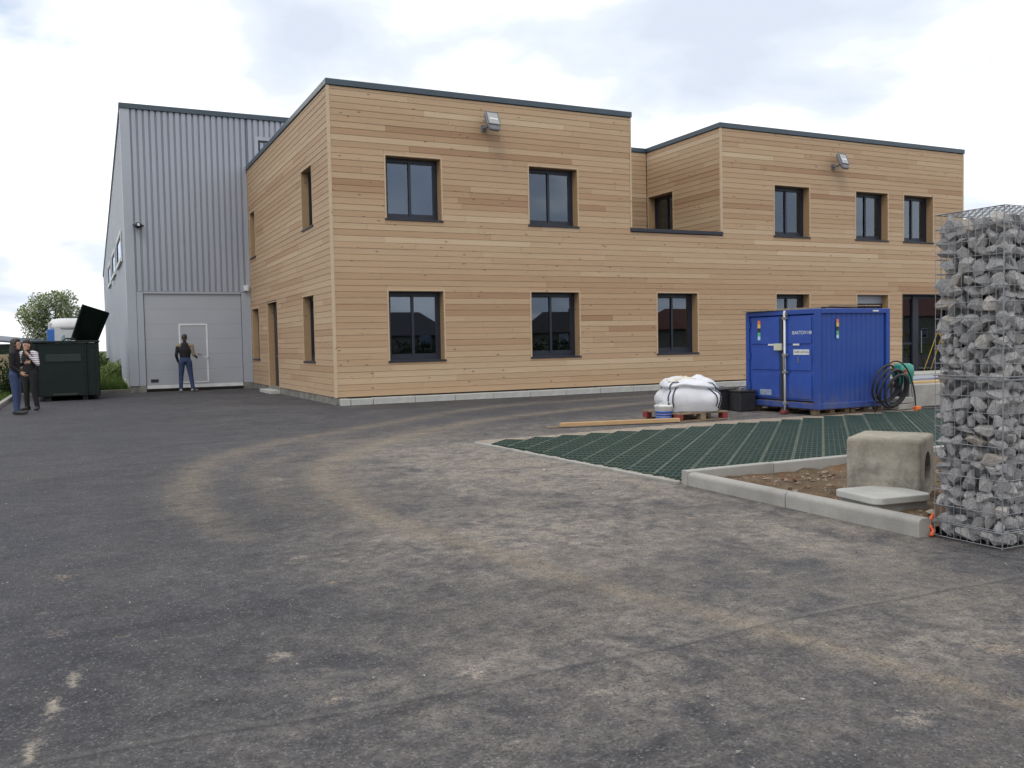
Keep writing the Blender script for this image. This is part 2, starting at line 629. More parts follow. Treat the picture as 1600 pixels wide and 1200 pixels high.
idx = np.arange(nu * nv).reshape(nv, nu)
faces = np.stack([idx[:-1, :-1].ravel(), idx[:-1, 1:].ravel(), idx[1:, 1:].ravel(), idx[1:, :-1].ravel()], 1)
me.vertices.add(len(Pg))
me.vertices.foreach_set('co', np.stack([Pg[:, 0], Pg[:, 1], zrel], 1).astype('f').ravel())
me.loops.add(faces.size)
me.loops.foreach_set('vertex_index', faces.ravel().astype('i'))
me.polygons.add(len(faces))
me.polygons.foreach_set('loop_start', np.arange(0, faces.size, 4, dtype='i'))
me.polygons.foreach_set('loop_total', np.full(len(faces), 4, dtype='i'))
me.update(calc_edges=True)
me.validate()
dusty = np.clip((u_ + 4.6) / 2.6, 0.18, 1) * np.clip((-5.5 - v_) / 3.0, 0.35, 1)
for nm, arr in (('dusty', dusty), ('dust', dust), ('track', track), ('hard', hard), ('tint', tint), ('dark_band', dark_band)):
    a = me.attributes.new(nm, 'FLOAT', 'POINT')
    a.data.foreach_set('value', arr.astype('f'))
t = NT('asphalt')
v = t.coord('Object')
big = t.noise(v, 0.35, 5, 0.6, 0.6)
med = t.noise(v, 2.6, 6, 0.68, 0.5)
fine = t.noise(v, 22, 5, 0.7)
grit = t.noise(v, 170, 3, 0.7)
c = t.mix(t.ramp(big, [(0.35, 0.0), (0.65, 1.0)]), (0.034, 0.035, 0.045), (0.055, 0.0555, 0.067))
c = t.mix(t.ramp(med, [(0.40, 0.0), (0.72, 0.6)]), c, (0.088, 0.086, 0.091))
c = t.mix(t.math('MULTIPLY', t.attr('dark_band'), 0.62), c, (0.030, 0.030, 0.034))
c = t.mix(t.ramp(fine, [(0.42, 0.0), (0.8, 0.55)]), c, (0.038, 0.038, 0.042))
# beige dust, broken up
dn = t.math('MULTIPLY', t.attr('dust'), t.ramp(med, [(0.34, 0.15), (0.56, 1.0)]))
dn = t.math('MULTIPLY', dn, t.ramp(t.noise(v, 7, 7, 0.8, 0.5), [(0.36, 0.2), (0.60, 1.0)]))
c = t.mix(t.math('MULTIPLY', dn, 1.7, clamp=True), c, (0.275, 0.243, 0.208))
lg = t.math('MULTIPLY', t.math('MULTIPLY', t.attr('dusty'), t.ramp(t.noise(v, 0.9, 7, 0.72, 0.8), [(0.42, 0.0), (0.62, 1.0)])), t.ramp(t.noise(v, 11, 5, 0.75), [(0.30, 0.25), (0.62, 1.0)]))
c = t.mix(t.math('MULTIPLY', lg, 0.62), c, (0.255, 0.222, 0.178))
tn = t.math('MULTIPLY', t.attr('track'), t.ramp(t.noise(v, 4.0, 7, 0.75, 0.4), [(0.32, 0.15), (0.60, 1.0)]))
c = t.mix(t.math('MULTIPLY', tn, 0.85, clamp=True), c, (0.275, 0.222, 0.160))
hn = t.math('ADD', t.attr('hard'), t.math('MULTIPLY', t.math('SUBTRACT', t.noise(v, 18, 6, 0.8), 0.5), 2.2))
hn = t.math('MULTIPLY', t.ramp(hn, [(0.34, 0.0), (0.78, 0.85)]), t.ramp(t.attr('hard'), [(0.03, 0.0), (0.25, 1.0)]))
c = t.mix(hn, c, t.mix(t.attr('tint'), (0.38, 0.33, 0.27), (0.37, 0.22, 0.10)))
# free speckle of dust everywhere
sp_ = t.math('MULTIPLY', t.ramp(t.noise(v, 4.2, 7, 0.78, 0.6), [(0.57, 0.0), (0.72, 1.0)]), t.ramp(fine, [(0.45, 0.0), (0.6, 1.0)]))
c = t.mix(t.math('MULTIPLY', sp_, 0.42), c, (0.24, 0.21, 0.165))
# long dark damp smears on the quieter left half
ds = t.new('Mapping')
ds.inputs['Scale'].default_value = (0.55, 1.9, 1)
ds.inputs['Rotation'].default_value = (0, 0, -0.45)
t.link(v, ds.inputs[0])
dk = t.ramp(t.noise(ds.outputs[0], 1.3, 6, 0.7, 0.4), [(0.54, 0.0), (0.66, 1.0)])
c = t.mix(t.math('MULTIPLY', dk, t.math('SUBTRACT', 0.75, t.math('MULTIPLY', t.attr('dusty'), 0.65))), c, (0.026, 0.026, 0.031))
# stones of the wearing course
vo = t.voronoi(v, 120.0, 'Color')
sv = t.new('SeparateColor')
t.link(vo, sv.inputs[0])
c = t.mix(t.ramp(sv.outputs[0], [(0.0, 0.62), (0.36, 0.0)]), c, (0.025, 0.025, 0.03))
c = t.mix(t.ramp(sv.outputs[1], [(0.84, 0.0), (1.0, 0.5)]), c, (0.24, 0.235, 0.225))
gg = t.ramp(t.noise(v, 62, 6, 0.8), [(0.30, 0.62), (0.5, 0.98), (0.70, 1.4)])
c = t.mix(1.0, c, gg, 'MULTIPLY')
g2 = t.ramp(t.noise(v, 14, 6, 0.75, 0.4), [(0.32, 0.74), (0.5, 1.0), (0.68, 1.25)])
c = t.mix(1.0, c, g2, 'MULTIPLY')
# the paving joint that crosses the yard near the photographer
sx = t.new('SeparateXYZ')
t.link(v, sx.inputs[0])
jv = t.math('ADD', sx.outputs[1], t.math('MULTIPLY', t.noise(v, 0.8, 1, 0.4), 0.30))
jd = t.math('ABSOLUTE', t.math('ADD', jv, 16.42))
c = t.mix(t.ramp(jd, [(0.004, 0.4), (0.016, 0.0)]), c, (0.03, 0.03, 0.032))
jd2 = t.math('ABSOLUTE', t.math('ADD', jv, 16.385))
c = t.mix(t.ramp(jd2, [(0.008, 0.14), (0.03, 0.0)]), c, (0.24, 0.23, 0.21))
t.base(c, 0.82, 0.0, 0.35)
hsum = t.math('ADD', t.math('MULTIPLY', grit, 0.7), t.math('MULTIPLY', t.voronoi(v, 95.0, 'Distance'), 0.8))
t.bump(hsum, 0.9, 0.008)
me.materials.append(t.m)
yard = link('asphalt_yard', me)
put(yard, 0, 0, 0.0)
tag(yard, 'dusty dark asphalt yard marked with curving sandy tyre tracks', 'asphalt', kind='structure')

# grass verge on the left of the yard and behind the skip, with its kerb
vm = MB()
prg = random.Random(5)
xs = [-30 + 0.9 * k for k in range(27)]
ys = [-30 + 1.0 * k for k in range(91)]


def verge_z(u, v):
    base = 0.07 + 0.10 * noise.noise((u * 0.5, v * 0.5, 1)) * (1 if u < -7.6 else 0.2)
    return base + max(0, min(1, (-8.2 - u) / 4)) * 0.5 + max(0, min(1, (v - 14) / 14)) * 0.25


pts = [(u if u < -7.2 else -7.02, vv, verge_z(u, vv)) for vv in ys for u in xs]
vm.add(pts, [(j * 27 + i, j * 27 + i + 1, (j + 1) * 27 + i + 1, (j + 1) * 27 + i) for j in range(90) for i in range(26)])
verge = vm.build('grass_verge', M['soil_grass'], smooth=True)
put(verge, 0, 0)
tag(verge, 'uneven grass and bare earth verge beyond the left kerb', 'verge', kind='structure')
bm_ = MB()
for j in range(14):
    for i in range(6):
        pass
ys2 = [10.75 + 1.0 * k for k in range(40)]
xs2 = [-7.02 + 0.653 * k for k in range(6)]
pts = [(u, vv, 0.10 + 0.028 * (vv - 10.7) + 0.05 * noise.noise((u, vv * 0.7, 3))) for vv in ys2 for u in xs2]
bm_.add(pts, [(j * 6 + i, j * 6 + i + 1, (j + 1) * 6 + i + 1, (j + 1) * 6 + i) for j in range(39) for i in range(5)])
bank = bm_.build('grass_bank', M['soil_grass'], smooth=True)
put(bank, 0, 0)
tag(bank, 'green grass bank running along the warehouse side', 'grass bank', kind='structure')


def kerb_run(name, label, pts, w, h, stone, mat, cat='kerb', r=0.02, gap=0.006, u=0, v=0, sink=0.04):
    """a run of kerb stones laid end to end; each stone is a part"""
    root = thing(name, label, cat, u, v)
    prot = {}
    for a, b in zip(pts, pts[1:]):
        a, b = Vector((*a, 0)), Vector((*b, 0))
        L = (b - a).length
        n = max(1, round(L / stone))
        d = (b - a) / n
        ln = round(L / n - gap, 4)
        ang = math.atan2(d.y, d.x)
        if ln not in prot:
            k = MB()
            prof = [(-w / 2, -sink)] + [(-w / 2 + r - r * math.cos(q), h - r + r * math.sin(q)) for q in (0, .39, .79, 1.18, 1.57)] + [(w / 2 - r + r * math.sin(q), h - r + r * math.cos(q)) for q in (0, .39, .79, 1.18, 1.57)] + [(w / 2, -sink)]
            k.prism(prof, -ln / 2, ln / 2, T=lambda a, b, c: (c, a, b))
            prot[ln] = k.mesh('kerb_stone', mat, bevel=0.003, seg=1)
        for i in range(n):
            o = link('kerb_stone', prot[ln], root)
            p = a + d * (i + 0.5)
            o.location = (p.x, p.y, rnd.uniform(-0.003, 0.003))
            o.rotation_euler = (0, 0, ang + rnd.uniform(-0.004, 0.004))
    return root


kerb_run('verge_kerb', 'long pale kerb between the asphalt and the left grass verge', [(-6.96, -6), (-6.96, 10.6), (-6.96, 24)], 0.12, 0.10, 1.0, M['concrete'])
kerb_run('edging_kerb', 'low grey kerb joining the skip side to the warehouse corner', [(-6.9, 10.60), (-3.78, 10.60)], 0.10, 0.10, 1.0, M['concrete_dirty'])

# ------------------------------------------------------------------ timber-clad office building
TB = thing('timber_building', 'two storey flat roofed office block clad in horizontal larch boards', 'building')
ZB, ZT, PITCHZ = 0.17, 7.12, 0.14
U1, U2, U3, V1, V2, ZP = 7.95, 10.888, 20.66, 10.50, 3.54, 4.20
FRONT = lambda a, o, z: (a, -o, z)
LEFT = lambda a, o, z: (-o, a, z)
SIDE = lambda a, o, z: (U2 - o, a, z)
BACK = lambda a, o, z: (a, V2 - o, z)
WT, WB, LT, LB = 5.66, 4.23, 2.575, 0.965
F_OPEN = {'U1': (1.28, 2.64, WB, WT), 'U2': (4.95, 6.33, WB, WT), 'U3': (12.78, 14.10, WB, WT), 'U4': (15.94, 17.28, WB, WT), 'U5': (17.97, 19.27, WB, WT),
          'L1': (1.275, 2.64, LB, LT), 'L2': (4.955, 6.335, LB, LT), 'L3': (8.725, 10.05, LB, LT), 'L4': (12.83, 14.09, LB, LT), 'L5': (15.985, 17.305, LB, LT),
          'E': (17.94, 20.45, 0.0, LT)}
L_OPEN = {'a': (1.61, 2.71, WB, WT), 'b': (9.30, 10.18, WB, WT), 'c': (1.75, 2.90, LB, LT), 'd': (9.10, 10.28, LB, LT), 'door': (6.27, 7.73, 0.10, 2.64)}
S_OPEN = {'t': (2.17, 3.44, 3.6, 5.73)}
NOTCH = (U1, U2, ZP - 0.03, 9.0)

# walls behind the boards
wb = MB()
for a0, a1, z0, z1 in rect_minus(0.02, U3, 0.0, ZT, list(F_OPEN.values()) + [NOTCH]):
    wb.box(a0, a1, 0.0, 0.24, z0, z1)
wall_f = wb.build('front_wall', M['dark_wall'], TB)
wb = MB()
for a0, a1, z0, z1 in rect_minus(0.245, V1, 0.0, ZT, list(L_OPEN.values())):
    wb.box(0.02, 0.24, a0, a1, z0, z1)
wb.build('side_wall', M['dark_wall'], TB)
wb = MB()
for a0, a1, z0, z1 in rect_minus(0.245, V2, 3.5, ZT, list(S_OPEN.values())):
    wb.box(U2 + 0.0, U2 + 0.24, a0, a1, z0, z1)
wb.box(U1 - 0.5, U2 - 0.003, V2, V2 + 0.24, 3.5, ZT)
wb.box(U1 - 0.24, U1 - 0.003, 0.245, V2 - 0.003, 3.5, ZT)
wb.build('terrace_wall', M['dark_wall'], TB)
wb = MB()
wb.box(U1 + 0.002, U2 - 0.002, 0.245, V2 - 0.005, 3.45, 3.6)
wb.build('terrace_floor', M['concrete'], TB)
wb = MB()                                              # back and right sides, roofs
wb.box(U3 - 0.24, U3 - 0.003, 0.245, V1, 0.0, ZT - 0.005)
wb.box(0.25, U1 - 0.25, 0.25, V1 - 0.01, ZT - 0.5, ZT - 0.25)
wb.box(U2 + 0.25, U3 - 0.25, 0.25, V1 - 0.01, ZT - 0.5, ZT - 0.25)
wb.box(U1 - 0.24, U2 + 0.24, V2 + 0.25, V1 - 0.01, ZT - 0.5, ZT - 0.25)
wb.build('roof', pm('roof_membrane', (0.12, 0.12, 0.13)), TB)

M['plaster'] = pm('room_plaster', (0.30, 0.30, 0.29), (0.26, 0.26, 0.25))
M['curtain'] = pm('pale_blind', (0.50, 0.50, 0.50), (0.42, 0.42, 0.43), 8, 0.9)
wb = MB()                                              # rooms behind the windows
wb.box(0.25, U3 - 0.25, 4.3, 4.4, 0.02, ZT - 0.52)
for q in (3.7, 7.6, 11.6, 15.1):
    wb.box(q, q + 0.1, 0.245, 4.295, 0.02, 3.18 if 7.4 < q < 11 else ZT - 0.52)
wb.build('room_wall', M['plaster'], TB)['kind'] = 'stuff'
wb = MB()
wb.box(0.25, U1 - 0.25, 0.245, 4.29, 3.0, 3.18)
wb.box(U2 + 0.25, U3 - 0.25, 0.245, 4.29, 3.0, 3.18)
wb.build('room_floor', M['plaster'], TB)['kind'] = 'stuff'
for a0_, a1_, y_, z0_, z1_ in ((5.95, 6.22, 0.40, 4.25, 5.15), (13.55, 13.95, 0.34, 4.25, 5.6), (16.75, 17.15, 0.34, 4.25, 5.6), (18.75, 19.15, 0.34, 4.25, 5.6)):
    cu_ = MB()
    n_ = max(3, int((a1_ - a0_) / 0.09))
    for q in range(n_):
        aa = a0_ + (a1_ - a0_) * q / n_
        cu_.box(aa, aa + 0.06, y_ + 0.012 * (q % 2), y_ + 0.02 + 0.012 * (q % 2), z0_, z1_)
    o = cu_.build('blind', M['curtain'], TB)
    o['kind'] = 'stuff'

# boards
prk = random.Random(11)
plank_rects = []                                       # (map, a0, a1, z0, z1, weight)


def board_wall(F, a0, a1, z0, z1, ops, wgt):
    row, z = 0, z0
    while z < z1 - 0.03:
        zt = min(z + PITCHZ, z1)
        pieces = rect_minus(a0, a1, z, zt, ops)
        joints = []
        a = a0 + prk.uniform(0.6, 4.2)
        while a < a1 - 0.5:
            joints.append(a)
            a += prk.choice((2.1, 2.7, 3.3, 3.9, 4.2, 4.5, 5.1)) + prk.uniform(-0.2, 0.2)
        row_tone = prk.gauss(0.0, 0.11) + 0.10 * math.sin(z * 1.9 + 1.0)
        for p, q, y0, y1 in pieces:
            cs = [p] + [j for j in joints if p + 0.3 < j < q - 0.3] + [q]
            for s0, s1 in zip(cs, cs[1:]):
                plank_rects.append((F, s0, s1, y0, y1, wgt, min(0.99, max(0.01, prk.gauss(0.53, 0.145) + row_tone))))
        z += PITCHZ
        row += 1


TR = 0.028
grow = lambda o: (o[0] - TR, o[1] + TR, o[2] - (0.028 if o[2] > 0.3 else 0), o[3] + TR)
fo = [grow(o) for o in F_OPEN.values()]
nz = [(U1 - 0.04, U2 + 0.04, ZP - 0.045, 9)]
board_wall(FRONT, 0.036, U3 - 0.03, ZB, ZT - 0.02, fo + nz, 1.0)
board_wall(LEFT, 0.012, V1 - 0.02, ZB, ZT - 0.02, [grow(o) for o in L_OPEN.values()], 0.30)
board_wall(SIDE, 0.02, V2 - 0.045, 3.62, ZT - 0.02, [grow(o) for o in S_OPEN.values()], 0.45)
board_wall(BACK, U1 + 0.0, U2 - 0.03, 3.62, ZT - 0.02, [], 0.12)


def plank_shape(mb, F, a0, a1, z0, z1):
    g = 0.002
    lip = 0.006
    j = prk.uniform(-0.002, 0.002)
    prof = [(0.0, z0), (0.0255 + j, z0 + 0.0005), (0.021 + j, z1 - 0.008), (0.0155, z1 - 0.005), (0.015, z1 - 0.0015), (0.0, z1 - 0.0015)]
    n = len(prof)
    vs = [F(a0 + g, o, z) for o, z in prof] + [F(a1 - g, o, z) for o, z in prof]
    mb.add(vs, [tuple(range(n - 1, -1, -1)), tuple(range(n, 2 * n))] + [(i, (i + 1) % n, n + (i + 1) % n, n + i) for i in range(n)])
    return 2 * n


plank_rects.sort(key=lambda r: -(r[2] - r[1]) * r[5] * (1.0 if r[4] - r[3] > 0.1 else 0.4) / (1 + 0.03 * max(0, r[1])))
rest, rest_tone = MB(), []
for i, (F, a0, a1, z0, z1, w_, tn_) in enumerate(plank_rects):
    if z1 - z0 < 0.03:
        continue
    if i < 298:
        k = MB()
        n = plank_shape(k, F, a0, a1, z0, z1)
        me = k.mesh('plank', M['plank'])
        set_tone(me, tn_)
        link('plank', me, TB)
    else:
        n = plank_shape(rest, F, a0, a1, z0, z1)
        rest_tone += [tn_] * n
me = rest.mesh('planks', M['plank'], fix=True)
a = me.attributes.new('tone', 'FLOAT', 'POINT')
a.data.foreach_set('value', rest_tone)
o = link('boarding', me, TB)
o['kind'] = 'stuff'

# corner and edge trims
def trim(x0, x1, y0, y1, z0, z1):
    k = MB().box(x0, x1, y0, y1, z0, z1)
    k.build('corner_trim', M['trim_wood'], TB)


trim(-0.034, 0.034, -0.034, 0.010, ZB - 0.012, ZT - 0.02)
trim(U1 - 0.036, U1 + 0.010, -0.032, 0.2, ZP + 0.07, ZT - 0.02)
trim(U2 - 0.030, U2 + 0.036, -0.032, 0.012, ZP + 0.07, ZT - 0.02)
trim(U3 - 0.032, U3 + 0.026, -0.032, 0.012, ZB, ZT - 0.02)

# copings
cp = MB()
H0, H1, PR = ZT - 0.012, ZT + 0.125, 0.055
cp.box(-PR, U1 + 0.03, -PR, 0.28, H0, H1)
cp.build('coping', M['coping'], TB, bevel=0.008, seg=1)
cp = MB().box(-PR, 0.28, 0.284, V1 - 0.03, H0, H1 - 0.002)
cp.build('coping', M['coping'], TB, bevel=0.008, seg=1)
cp = MB().box(U2 - PR, U3 + 0.05, -PR, 0.28, H0, H1)
cp.build('coping', M['coping'], TB, bevel=0.008, seg=1)
cp = MB().box(U2 - PR, U2 + 0.28, 0.284, V2 + 0.28, H0, H1 - 0.002)
cp.build('coping', M['coping'], TB, bevel=0.008, seg=1)
cp = MB().box(U1 - 0.2, U2 - PR - 0.004, V2 - PR, V2 + 0.28, H0, H1 - 0.004)
cp.build('coping', M['coping'], TB, bevel=0.008, seg=1)
cp = MB().box(U1 - 0.035, U2 + 0.035, -0.06, 0.27, ZP - 0.035, ZP + 0.06)
cp.build('parapet_coping', M['anthracite'], TB, bevel=0.006, seg=1)
cp = MB().box(U3 - 0.24, U3 + 0.05, 0.284, V1, H0, H1 - 0.002)
cp.build('coping', M['coping'], TB, bevel=0.008, seg=1)


def window(F, o, D=0.21, kind='slider', frame='anthracite', glass='glass', shutter=0.0, sill=True):
    """sliding window set deep in a wood lined opening: frame (the part) with panes, surround and sill as sub-parts"""
    a0, a1, z0, z1 = o
    f = MB()
    B = lambda m, x0, x1, o0, o1, y0, y1, mi=0: m.box(x0, x1, o0, o1, y0, y1, mi, T=lambda a, oo, z: F(a, oo, z))
    bl, br, bb, bt = 0.075, 0.075, 0.085, 0.10
    fo0, fo1 = -D - 0.07, -D
    B(f, a0, a0 + bl, fo0, fo1, z0, z1)
    B(f, a1 - br, a1, fo0, fo1, z0, z1)
    B(f, a0 + bl, a1 - br, fo0, fo1, z0, z0 + bb)
    B(f, a0 + bl, a1 - br, fo0, fo1, z1 - bt, z1)
    fr = f.build('window', M[frame], TB)
    panes = []
    mid = (a0 + a1) / 2 - 0.015
    if kind == 'slider':
        spans = [(a0 + bl, mid + 0.04, fo0 + 0.012), (mid - 0.03, a1 - br, fo0 + 0.038)]
    else:
        spans = [(a0 + bl, a1 - br, fo0 + 0.03)]
    for s0, s1, oo in spans:
        s = MB()
        st, sb = 0.058, 0.062
        zz0, zz1 = z0 + bb, z1 - bt
        B(s, s0, s0 + st, oo, oo + 0.024, zz0, zz1)
        B(s, s1 - st, s1, oo, oo + 0.024, zz0, zz1)
        B(s, s0 + st, s1 - st, oo, oo + 0.024, zz0, zz0 + sb)
        B(s, s0 + st, s1 - st, oo, oo + 0.024, zz1 - 0.03, zz1)
        s.build('sash', M[frame], fr)
        p = MB()
        B(p, s0 + st - 0.005, s1 - st + 0.005, oo + 0.006, oo + 0.013, zz0 + sb - 0.005, zz1 - 0.025)
        p.build('pane', M[glass], fr)
    if shutter:
        s = MB()
        zz = z1 - 0.01
        while zz > z1 - shutter:
            B(s, a0 + 0.02, a1 - 0.02, -D + 0.004, -D + 0.016, zz - 0.042, zz - 0.004)
            zz -= 0.042
        s.build('roller_shutter', M['clad'], fr)
    sr = MB()                                          # wooden lining and the narrow trim round the opening
    lo = 0.012
    B(sr, a0 - TR, a0, -D, 0.032, z0 - 0.02, z1 + TR)
    B(sr, a1, a1 + TR, -D, 0.032, z0 - 0.02, z1 + TR)
    B(sr, a0, a1, -D, 0.032, z1, z1 + TR)
    sr.build('surround', M['trim_wood'], fr)
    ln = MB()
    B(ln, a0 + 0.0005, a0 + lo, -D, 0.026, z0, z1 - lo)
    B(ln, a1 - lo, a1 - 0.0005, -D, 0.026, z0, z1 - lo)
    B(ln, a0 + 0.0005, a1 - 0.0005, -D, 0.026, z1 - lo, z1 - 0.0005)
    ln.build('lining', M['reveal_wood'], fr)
    if sill:
        s = MB()
        B(s, a0 - 0.032, a1 + 0.032, -D + 0.002, 0.052, z0 - 0.042, z0 - 0.001)
        s.build('sill', M['anthracite'], fr, bevel=0.004, seg=1)
    return fr


for k_ in ('U1', 'U2', 'U3', 'U4', 'U5', 'L1', 'L2', 'L3', 'L4'):
    window(FRONT, F_OPEN[k_])
window(FRONT, F_OPEN['L5'], shutter=0.24)
for k_ in ('a', 'b', 'c', 'd'):
    window(LEFT, L_OPEN[k_], D=0.15, kind='single')
window(SIDE, S_OPEN['t'], sill=False)

# side door on the left wall
a0, a1, z0, z1 = L_OPEN['door']
D = 0.175
dm = MB()
dm.box(D, D + 0.06, a0, a1, z0, z1)
dr = dm.build('door', M['anthracite'], TB)
for s0, s1 in ((a0 + 0.08, a0 + 0.95), (a0 + 1.02, a1 - 0.08)):
    MB().box(D - 0.014, D - 0.002, s0, s1, z0 + 0.12, z1 - 0.1).build('door_leaf', M['anthracite'], dr, bevel=0.004, seg=1)
MB().tube([(D - 0.02, a0 + 0.90, 1.05), (D - 0.07, a0 + 0.90, 1.05), (D - 0.07, a0 + 0.77, 1.05)], 0.01, 8).build('handle', M['steel'], dr)
k = MB()
k.box(-0.02, D, a0 - TR, a0 - 0.002, z0, z1 + TR)
k.box(-0.02, D, a1 + 0.002, a1 + TR, z0, z1 + TR)
k.box(-0.02, D, a0, a1, z1 + 0.002, z1 + TR)
k.build('door_surround', M['trim_wood'], TB)
k = MB()
k.box(0.0, D - 0.002, a0 + 0.0, a0 + 0.012, z0 + 0.002, z1 - 0.002)
k.box(0.0, D - 0.002, a1 - 0.012, a1, z0 + 0.002, z1 - 0.002)
k.build('door_lining', M['reveal_wood'], TB)
MB().box(-0.30, D - 0.01, a0 - 0.08, a1 + 0.08, -0.02, 0.085).build('door_step', M['concrete_pale'], TB, bevel=0.012)

# glazed entrance at the right end
a0, a1, z0, z1 = F_OPEN['E']
D = 0.30
e = MB()
B = lambda m, x0, x1, y0, y1, q0, q1: m.box(x0, x1, y0, y1, q0, q1)
B(e, a0, a0 + 0.07, D, D + 0.08, z0, z1)
B(e, 18.72, 18.98, D - 0.03, D + 0.08, z0, z1)
B(e, a1 - 0.08, a1, D, D + 0.08, z0, z1)
B(e, a0 + 0.07, 18.72, D, D + 0.07, z1 - 0.10, z1)
B(e, 18.98, a1 - 0.08, D, D + 0.07, z1 - 0.10, z1)
B(e, a0 + 0.07, 18.72, D, D + 0.07, 1.02, 1.09)
B(e, a0 + 0.07, 18.72, D, D + 0.07, z0, z0 + 0.10)
B(e, 18.98, a1 - 0.08, D, D + 0.07, z0, z0 + 0.08)
en = e.build('glazed_entrance', M['anthracite'], TB)
for s0, s1, q0, q1 in ((a0 + 0.065, 18.725, 1.085, z1 - 0.095), (a0 + 0.065, 18.725, z0 + 0.095, 1.025), (18.975, a1 - 0.075, z0 + 0.075, z1 - 0.095)):
    MB().box(s0, s1, D + 0.03, D + 0.04, q0, q1).build('pane', M['glass_green'], en)
MB().tube([(19.08, D - 0.06, 0.75), (19.08, D - 0.06, 1.45)], 0.016, 8).build('handle', M['steel'], en)
k = MB()
k.box(a0 - TR, a0 - 0.002, -0.03, D, z0 + 0.05, z1 + TR)
k.box(a0, a1, -0.03, D, z1 + 0.002, z1 + TR)
k.build('entrance_surround', M['anthracite'], TB)

# plinth under the left wall and the kerb stones under the front
MB().box(-0.012, 0.24, 0.0, V1, -0.02, ZB - 0.012).build('plinth', M['concrete_dirty'], TB)
ks = {}
u_k, n_k = 0.06, 0
while u_k < 17.5:
    ln = 0.22 if n_k == 0 else (0.52 if n_k == 1 else 1.0)
    if ln not in ks:
        ks[ln] = MB().box(0, ln - 0.012, -0.24, -0.034, -0.03, 0.135).mesh('kerb_stone', M['concrete_pale'], bevel=0.012)
    o = link('kerb_stone', ks[ln], TB)
    o.location = (u_k, rnd.uniform(-0.004, 0.004), rnd.uniform(-0.004, 0.003))
    o.rotation_euler = (0, 0, rnd.uniform(-0.004, 0.004))
    u_k += ln
    n_k += 1
MB().box(0.0, U3, -0.03, 0.0, -0.03, 0.13).build('plinth', M['concrete_dirty'], TB)

# ------------------------------------------------------------------ warehouse behind
WH = thing('warehouse', 'tall grey warehouse clad in ribbed metal sheet behind the timber block', 'building')
UW, VW, ZWT = -3.74, 10.53, 8.80


def ribbed(F, a0, a1, z0, ztop, pitch, depth, base, mats, name, duty=0.42):
    k = MB()
    prof = []
    a = a0
    while a < a1 - 0.01:
        fl = pitch * 0.06
        prof += [(a, 0), (a + pitch * (1 - duty) - 2 * fl, 0), (a + pitch * (1 - duty) - fl, depth), (a + pitch - fl, depth)]
        a += pitch
    prof.append((a1, 0))
    prof = [(min(x, a1), d) for x, d in prof]
    vs = [F(x, base + d, z0) for x, d in prof] + [F(x, base + d, ztop(x)) for x, d in prof]
    n = len(prof)
    k.add(vs, [(i, i + 1, n + i + 1, n + i) for i in range(n - 1)])
    return k.build(name, mats, WH)


WF = lambda a, o, z: (a, VW - o, z)
WS = lambda a, o, z: (UW - o, a, z)
side_top = lambda v: ZWT - 0.118 * (v - VW)
ribbed(WF, -3.50, -0.002, 3.15, lambda x: ZWT, 0.1825, 0.058, -0.012, M['clad'], 'front_cladding', 0.64)
ribbed(WF, 0.0, 20.5, 6.6, lambda x: ZWT, 0.1825, 0.058, -0.012, M['clad'], 'front_cladding', 0.64)
MB().box(-3.74, 20.5, VW + 0.03, VW + 0.2, 0.0, ZWT - 0.03).build('front_wall', M['dark_wall'], WH)
ribbed(WS, VW + 0.22, 37.5, 0.30, side_top, 0.30, 0.018, 0.0, M['clad_pale'], 'side_cladding', 0.3)
k = MB()
k.add([(UW + 0.03, VW + 0.21, 0), (UW + 0.03, 37.45, 0), (UW + 0.03, 37.45, side_top(37.45) - 0.02), (UW + 0.03, VW + 0.21, side_top(VW) - 0.03)], [(0, 1, 2, 3)])
k.add([(UW + 0.03, 37.45, 0), (20.5, 37.45, 0), (20.5, 37.45, side_top(37.45) - 0.02), (UW + 0.03, 37.45, side_top(37.45) - 0.02)], [(0, 1, 2, 3)])
k.build('rear_wall', M['dark_wall'], WH)
k = MB()
k.add([(UW - 0.03, VW, ZWT - 0.04), (20.5, VW, ZWT - 0.04), (20.5, 37.5, side_top(37.5) - 0.04), (UW - 0.03, 37.5, side_top(37.5) - 0.04)], [(0, 1, 2, 3)])
k.build('roof', M['clad'], WH)
# corner flashing and panels round the door
MB().box(-3.775, -3.50, VW - 0.052, VW - 0.012, 0.19, ZWT).build('corner_flashing', M['clad_pale'], WH, bevel=0.006, seg=1)
MB().box(-3.775, -3.735, VW - 0.008, VW + 0.22, 0.19, ZWT - 0.02).build('corner_flashing', M['clad_pale'], WH, bevel=0.006, seg=1)
MB().box(-3.496, -3.30, VW - 0.035, VW + 0.01, 0.19, 3.145).build('jamb_panel', M['clad_pale'], WH, bevel=0.004, seg=1)
MB().box(-0.325, -0.03, VW - 0.035, VW + 0.01, 0.19, 3.145).build('jamb_panel', M['clad_pale'], WH, bevel=0.004, seg=1)
MB().box(-3.296, -0.329, VW - 0.045, VW + 0.01, 3.085, 3.145).build('door_head', M['clad_pale'], WH, bevel=0.004, seg=1)
MB().box(-0.075, -0.028, VW - 0.052, VW - 0.037, 0.19, 7.0).build('edge_flashing', M['clad_pale'], WH)
for q0, q1 in ((-3.775, -3.30), (-0.325, 0.0)):
    MB().box(q0, q1, VW - 0.03, VW + 0.2, -0.02, 0.186).build('plinth', M['concrete_dirty'], WH)
MB().box(UW - 0.02, UW + 0.05, VW + 0.22, 37.4, -0.05, 0.34).build('plinth', M['concrete_pale'], WH)
MB().box(-3.80, 20.5, VW - 0.09, VW + 0.3, ZWT - 0.02, ZWT + 0.14).build('coping', M['coping'], WH, bevel=0.008, seg=1)
k = MB()
